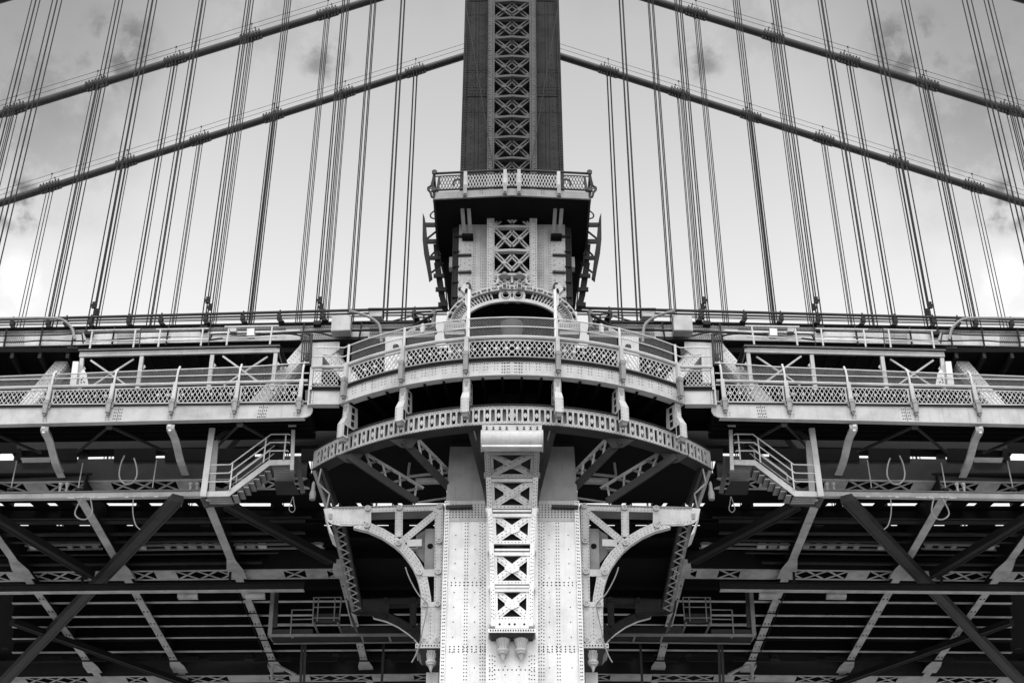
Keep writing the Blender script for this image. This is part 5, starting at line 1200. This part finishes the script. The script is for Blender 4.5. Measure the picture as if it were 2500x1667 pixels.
# fittings behind the balcony fence beside the arch
o = obj('wall_lamp', MB().lathe(sh(1032, 803, -1.2), [(.03, -.3), (.12, -.25), (.13, .1), (.08, .25), (.02, .3)], 12), 'white', None, smooth=True); tag(o, 'left white capsule lamp behind the balcony fence beside the arch', 'lamp', None, True)
o = obj('stand_pipe', MB().tube([sh(1058, 800, -.8), sh(1059, 772, -.8), sh(1060, 760, -.8)], [.11, .11, .15], 10), 'mid', None, smooth=True); tag(o, 'left capped upright pipe next to the foot of the arch', 'pipe', None, True)
o = obj('sloping_pipe', MB().tube([sh(985, 809, -.9), sh(1010, 795, -.9), sh(1058, 768, -.9)], .07, 8), 'soot_shade', None, smooth=True); tag(o, 'left dark pipe sloping up to the tower beside the arch', 'pipe', None, True)
t = thing('railing_frame', 'left dark maintenance railing frame on the top chord beside the tower', 'railing', sh(1000, 790, -.5), sided=True)
for p, q in (((1002, 762), (1100, 758)), ((1002, 763), (1062, 771)), ((955, 785), (1010, 770)), ((905, 787), (1010, 786)), ((1005, 775), (1060, 775)), ((1010, 765), (1010, 790)), ((1035, 768), (1033, 800)), ((1048, 775), (1046, 800)), ((980, 768), (980, 785))): obj('rail', MB().tube([sh(*p, -.5), sh(*q, -.5)], .045, 6), 'dark', t)
obj('sign_plate', MB().plate([sh(x, y, -.7) for x, y in ((998, 800), (1015, 799), (1013, 809), (996, 810))], .03), 'white', t)

# ================================================================== steelwork hanging beside the tower under the platform
sg = thing('side_gantry', 'left dark steel ladder gantry hanging beside the tower leg under the platform', 'gantry', at(1060, 640, -1.), sided=True)
N_ = lambda x, y, o=0.: at(1020 + x / 5.6, 480 + y / 5.6, -1. + o)
def poly(name, pts, m, th=.12, o_=0.): return obj(name, MB().plate([N_(*p, o_) for p in pts], th), m, sg)
for k, (pa, pb) in enumerate(zip([(68, 220, 95, 290), (66, 400, 118, 430), (64, 580, 135, 640), (82, 760, 160, 800), (120, 950, 182, 990)], [(66, 400, 118, 430), (64, 580, 135, 640), (82, 760, 160, 800), (120, 950, 182, 990), (155, 1150, 200, 1110)])):
    poly('outer_rail', [(pa[0], pa[1]), (pa[2], pa[3]), (pb[2], pb[3]), (pb[0], pb[1])], 'soot_shade', .15)
for x0_, y0_, x1_, y1_ in ((90, 355, 245, 405), (120, 580, 290, 632), (160, 808, 315, 855), (215, 1052, 355, 1100), (243, 1237, 390, 1288), (278, 1443, 412, 1495)): poly('rung', [(x0_, y0_), (x1_, y0_), (x1_, y1_), (x0_, y1_)], 'soot_shade', .1)
for a, b, w_ in (((240, 650), (262, 900), .2), ((262, 900), (330, 1350), .3), ((330, 1350), (380, 1560), .28), ((100, 590), (300, 430), .06), ((180, 800), (300, 680), .06), ((190, 1030), (350, 900), .06), ((270, 700), (315, 790), .05), ((310, 880), (360, 1100), .06), ((370, 1130), (400, 1450), .06)): obj('brace', MB().bar(N_(*a, .2), N_(*b, .2), w_, .1), 'soot_shade', sg)
poly('side_web', [(205, 40), (600, 40), (600, 1560), (430, 1560), (400, 1320), (350, 1060), (310, 820), (285, 560), (262, 440), (240, 300)], 'black', .1, 1.2)
for k in range(3):
    pts = spline([N_(250 + k * 30, 375 + k * 45, .8), N_(360 + k * 15, 395 + k * 50, .8), N_(440 + k * 10, 460 + k * 45, .8), N_(495, 560 + k * 40, .8)], 4); mb = MB()
    for a, b in zip(pts[:-1], pts[1:]): mb.bar(a, b, .1, .2)
    obj('arch_rib', mb, 'soot_shade', sg)
obj('curl', MB().tube(spline([N_(228, 195), N_(190, 225), N_(172, 255), N_(185, 290), N_(235, 305)], 4), .04, 6), 'soot_shade', sg, smooth=True)
for x0_, x1_, r_, m in ((497, 470, .06, 'soot_shade'), (525, 492, .09, 'soot_shade'), (548, 515, .12, 'soot_shade'), (566, 535, .07, 'mid')): obj('riser_pipe', MB().tube([N_(x0_, 430, -1.5), N_(x0_ - 8, 900, -1.5), N_(x1_, 1500, -1.5)], r_), m, sg, smooth=True)
for y in (540, 745, 950, 1160, 1365): obj('pipe_clamp', MB().bar(N_(490 - (y - 540) * .03, y, -1.68), N_(576 - (y - 540) * .03, y, -1.68), .06, .1), 'soot_shade', sg)
o = obj('cable_box', MB().plate([N_(432, 825, -.4), N_(482, 825, -.4), N_(478, 960, -.4), N_(426, 965, -.4)], .4), 'light', None); tag(o, 'left pale box on the dark side of the tower leg beneath the platform', 'box', None, True)

# ================================================================== main cables, hand ropes, bands, suspenders
PL = dict(A=0., B=8.3, C=22.5, D=31.)
bands = dict(C=[(37, 267), (236, 208), (427, 150), (613, 92), (800, 33)], D=[(125, 452), (308, 400), (489, 346), (667, 290), (842, 228), (1015, 172)])
sus0 = dict(A=[845, 610, 373, 140], B=[912, 703, 495, 291, 88], C=[984, 803, 625, 453, 279, 102], D=[1023, 861, 701, 541, 382, 224, 64])
def fit(ps):                                   # least squares z = a + b x
    n = len(ps); mx = sum(p.x for p in ps) / n; mz = sum(p.z for p in ps) / n
    b = sum((p.x - mx) * (p.z - mz) for p in ps) / sum((p.x - mx) ** 2 for p in ps); return lambda x: mz + b * (x - mx)
zc_ = {k: fit([sh(x, y, PL[k]) for x, y in bands[k]]) for k in 'CD'}
pB = sh(0, -1.5, 8.3); zc_['B'] = lambda x: pB.z + .345 * (x - pB.x); zc_['A'] = lambda x: pB.z + .8 + .345 * (x - pB.x)
cab_name = dict(A='nearest unseen cable', B='corner cable', C='upper visible cable', D='lower visible cable')
ordn = ('first', 'second', 'third', 'fourth', 'fifth', 'sixth', 'seventh')
ztr = lambda X, Yk: T_(500, 800).z - .1
for k in 'ABCD':
    Y0 = PL[k]; yy = lambda x: Y0 - KS * x; pt_ = lambda x, dz=0., dy=0.: Vector((x, yy(x) + dy, zc_[k](x) + dz))
    t = thing('main_cable', f'left {cab_name[k]}, a thick dark sloping suspension cable with clamped bands', 'cable', pt_(-20), sided=True)
    xs = [-46 + 4.6 * i for i in range(11)]
    obj('strand', MB().tube([pt_(x) for x in xs], .31, 18), 'cable', t, smooth=True)
    for dz in (1.15, .62): obj('hand_rope', MB().tube([pt_(x, dz, -.3) for x in xs], .017, 5), 'rope', t)
    sx_ = [sh(x, 0, Y0).x for x in sus0[k]]
    for i, X in enumerate(sx_):
        c = pt_(X); ax = (pt_(X + 1) - c).normalized(); up_ = (Vector((0, 0, 1)) - ax * ax.z).normalized()
        bm = MB().tube([c - ax * .85, c - ax * .8, c - ax * .12, c - ax * .1, c + ax * .1, c + ax * .12, c + ax * .8, c + ax * .85], [.33, .37, .37, .42, .42, .37, .37, .33], 16)
        bd_ = obj('cable_band', bm, 'dark', t, smooth=True)
        bo = MB()
        for j in range(7):
            q = c + ax * (-.75 + j * .25)
            for s, yq in ((1, -.16), (-1, -.12)): bo.bar(q + up_ * s * .3 + Vector((0, yq, 0)) - ax * .05 * s, q + up_ * s * (.53 if j % 2 else .47) + Vector((0, yq, 0)) + ax * .05 * s, .09, .1, ctr=True)
            bo.bar(q + Vector((0, -.37, -.08)), q + Vector((0, -.37, .1)), .1, .06, ctr=True)
        obj('band_bolts', bo, 'dark', bd_, kind='stuff')
        obj('rope_post', MB().tube([c + Vector((0, -.3, .3)), pt_(X, 1.17, -.3)], .02, 5), 'rope', t); obj('rope_clip', MB().box(pt_(X, 1.16, -.3), (.12, .08, .12)).box(pt_(X + .3, .62, -.3), (.1, .08, .12)), 'rope', t)
        # suspender: four rope parts hanging from the band
        s_ = thing('suspender', f'left four dark ropes of the {cab_name[k]}, {ordn[i]} set out from the tower', 'suspender rope', Vector((X, yy(X), ztr(X, Y0))), group='suspender ropes of the ' + cab_name[k], sided=True)
        zb0 = ztr(X, Y0)
        for dx, dy in ((-.13, -.31), (.13, -.31), (-.13, .31), (.13, .31)):
            obj('rope', MB().tube([Vector((X + dx, yy(X) + dy, zb0)), Vector((X + dx, yy(X) + dy, c.z + .1))], .034, 6), 'rope', s_)
        if k == 'A':
            for dx, dy in ((-.0, -.31), (.0, .31)):
                zz = zat(741 + (12 if X < -18 else 0), yy(X)) ; q = Vector((X + dx, yy(X) + dy, zz))
                obj('rope_clamp', MB().box(q, (.3, .12, .08)).box(q + Vector((.03, 0, .13)), (.18, .1, .1)).box(q + Vector((.04, 0, -.13)), (.22, .12, .1)), 'rope', s_)
            for q in (Vector((X, yy(X), zb0)),): obj('socket', MB().box(q + Vector((0, 0, -.1)), (.36, .7, .2)), 'soot_shade', s_)
# ================================================================== hanging hose loops under the footway
for lab, pts, Y, r_ in (('left pale hose loop hanging above the inspection rail', [(304, 1112), (296, 1130), (291, 1155), (295, 1173), (309, 1182), (325, 1177), (334, 1160), (333, 1138), (327, 1118)], -1.6, .035),
                        ('left pale hose loop hanging below the inspection rail', [(200, 1216), (189, 1235), (183, 1252), (189, 1263), (203, 1268), (218, 1263), (225, 1250), (224, 1233), (220, 1216)], -1.0, .033),
                        ('left short hose dangling below the inspection rail beside the loop', [(326, 1216), (324, 1240), (326, 1262), (332, 1282), (342, 1292)], -.9, .026),
                        ('left thin wire loop hanging beside the stair tray', [(715, 1212), (709, 1230), (706, 1243), (713, 1250), (720, 1243), (718, 1228), (716, 1212)], -.9, .02)):
    o = obj('hose_loop', MB().tube(spline([at(x, y, Y) for x, y in pts], 5), r_, 8), 'hose', None, smooth=True); tag(o, lab, 'hose', None, True)
o = obj('bent_hose', MB().tube(spline([at(x, y, 20.) for x, y in ((664, 1660), (664, 1640), (668, 1627), (676, 1624), (700, 1635), (722, 1646))], 5), .09, 8), 'beam', None, smooth=True); tag(o, 'left dim hose bent over the third truss low beside the cage', 'hose', None, True)
mirror_all()
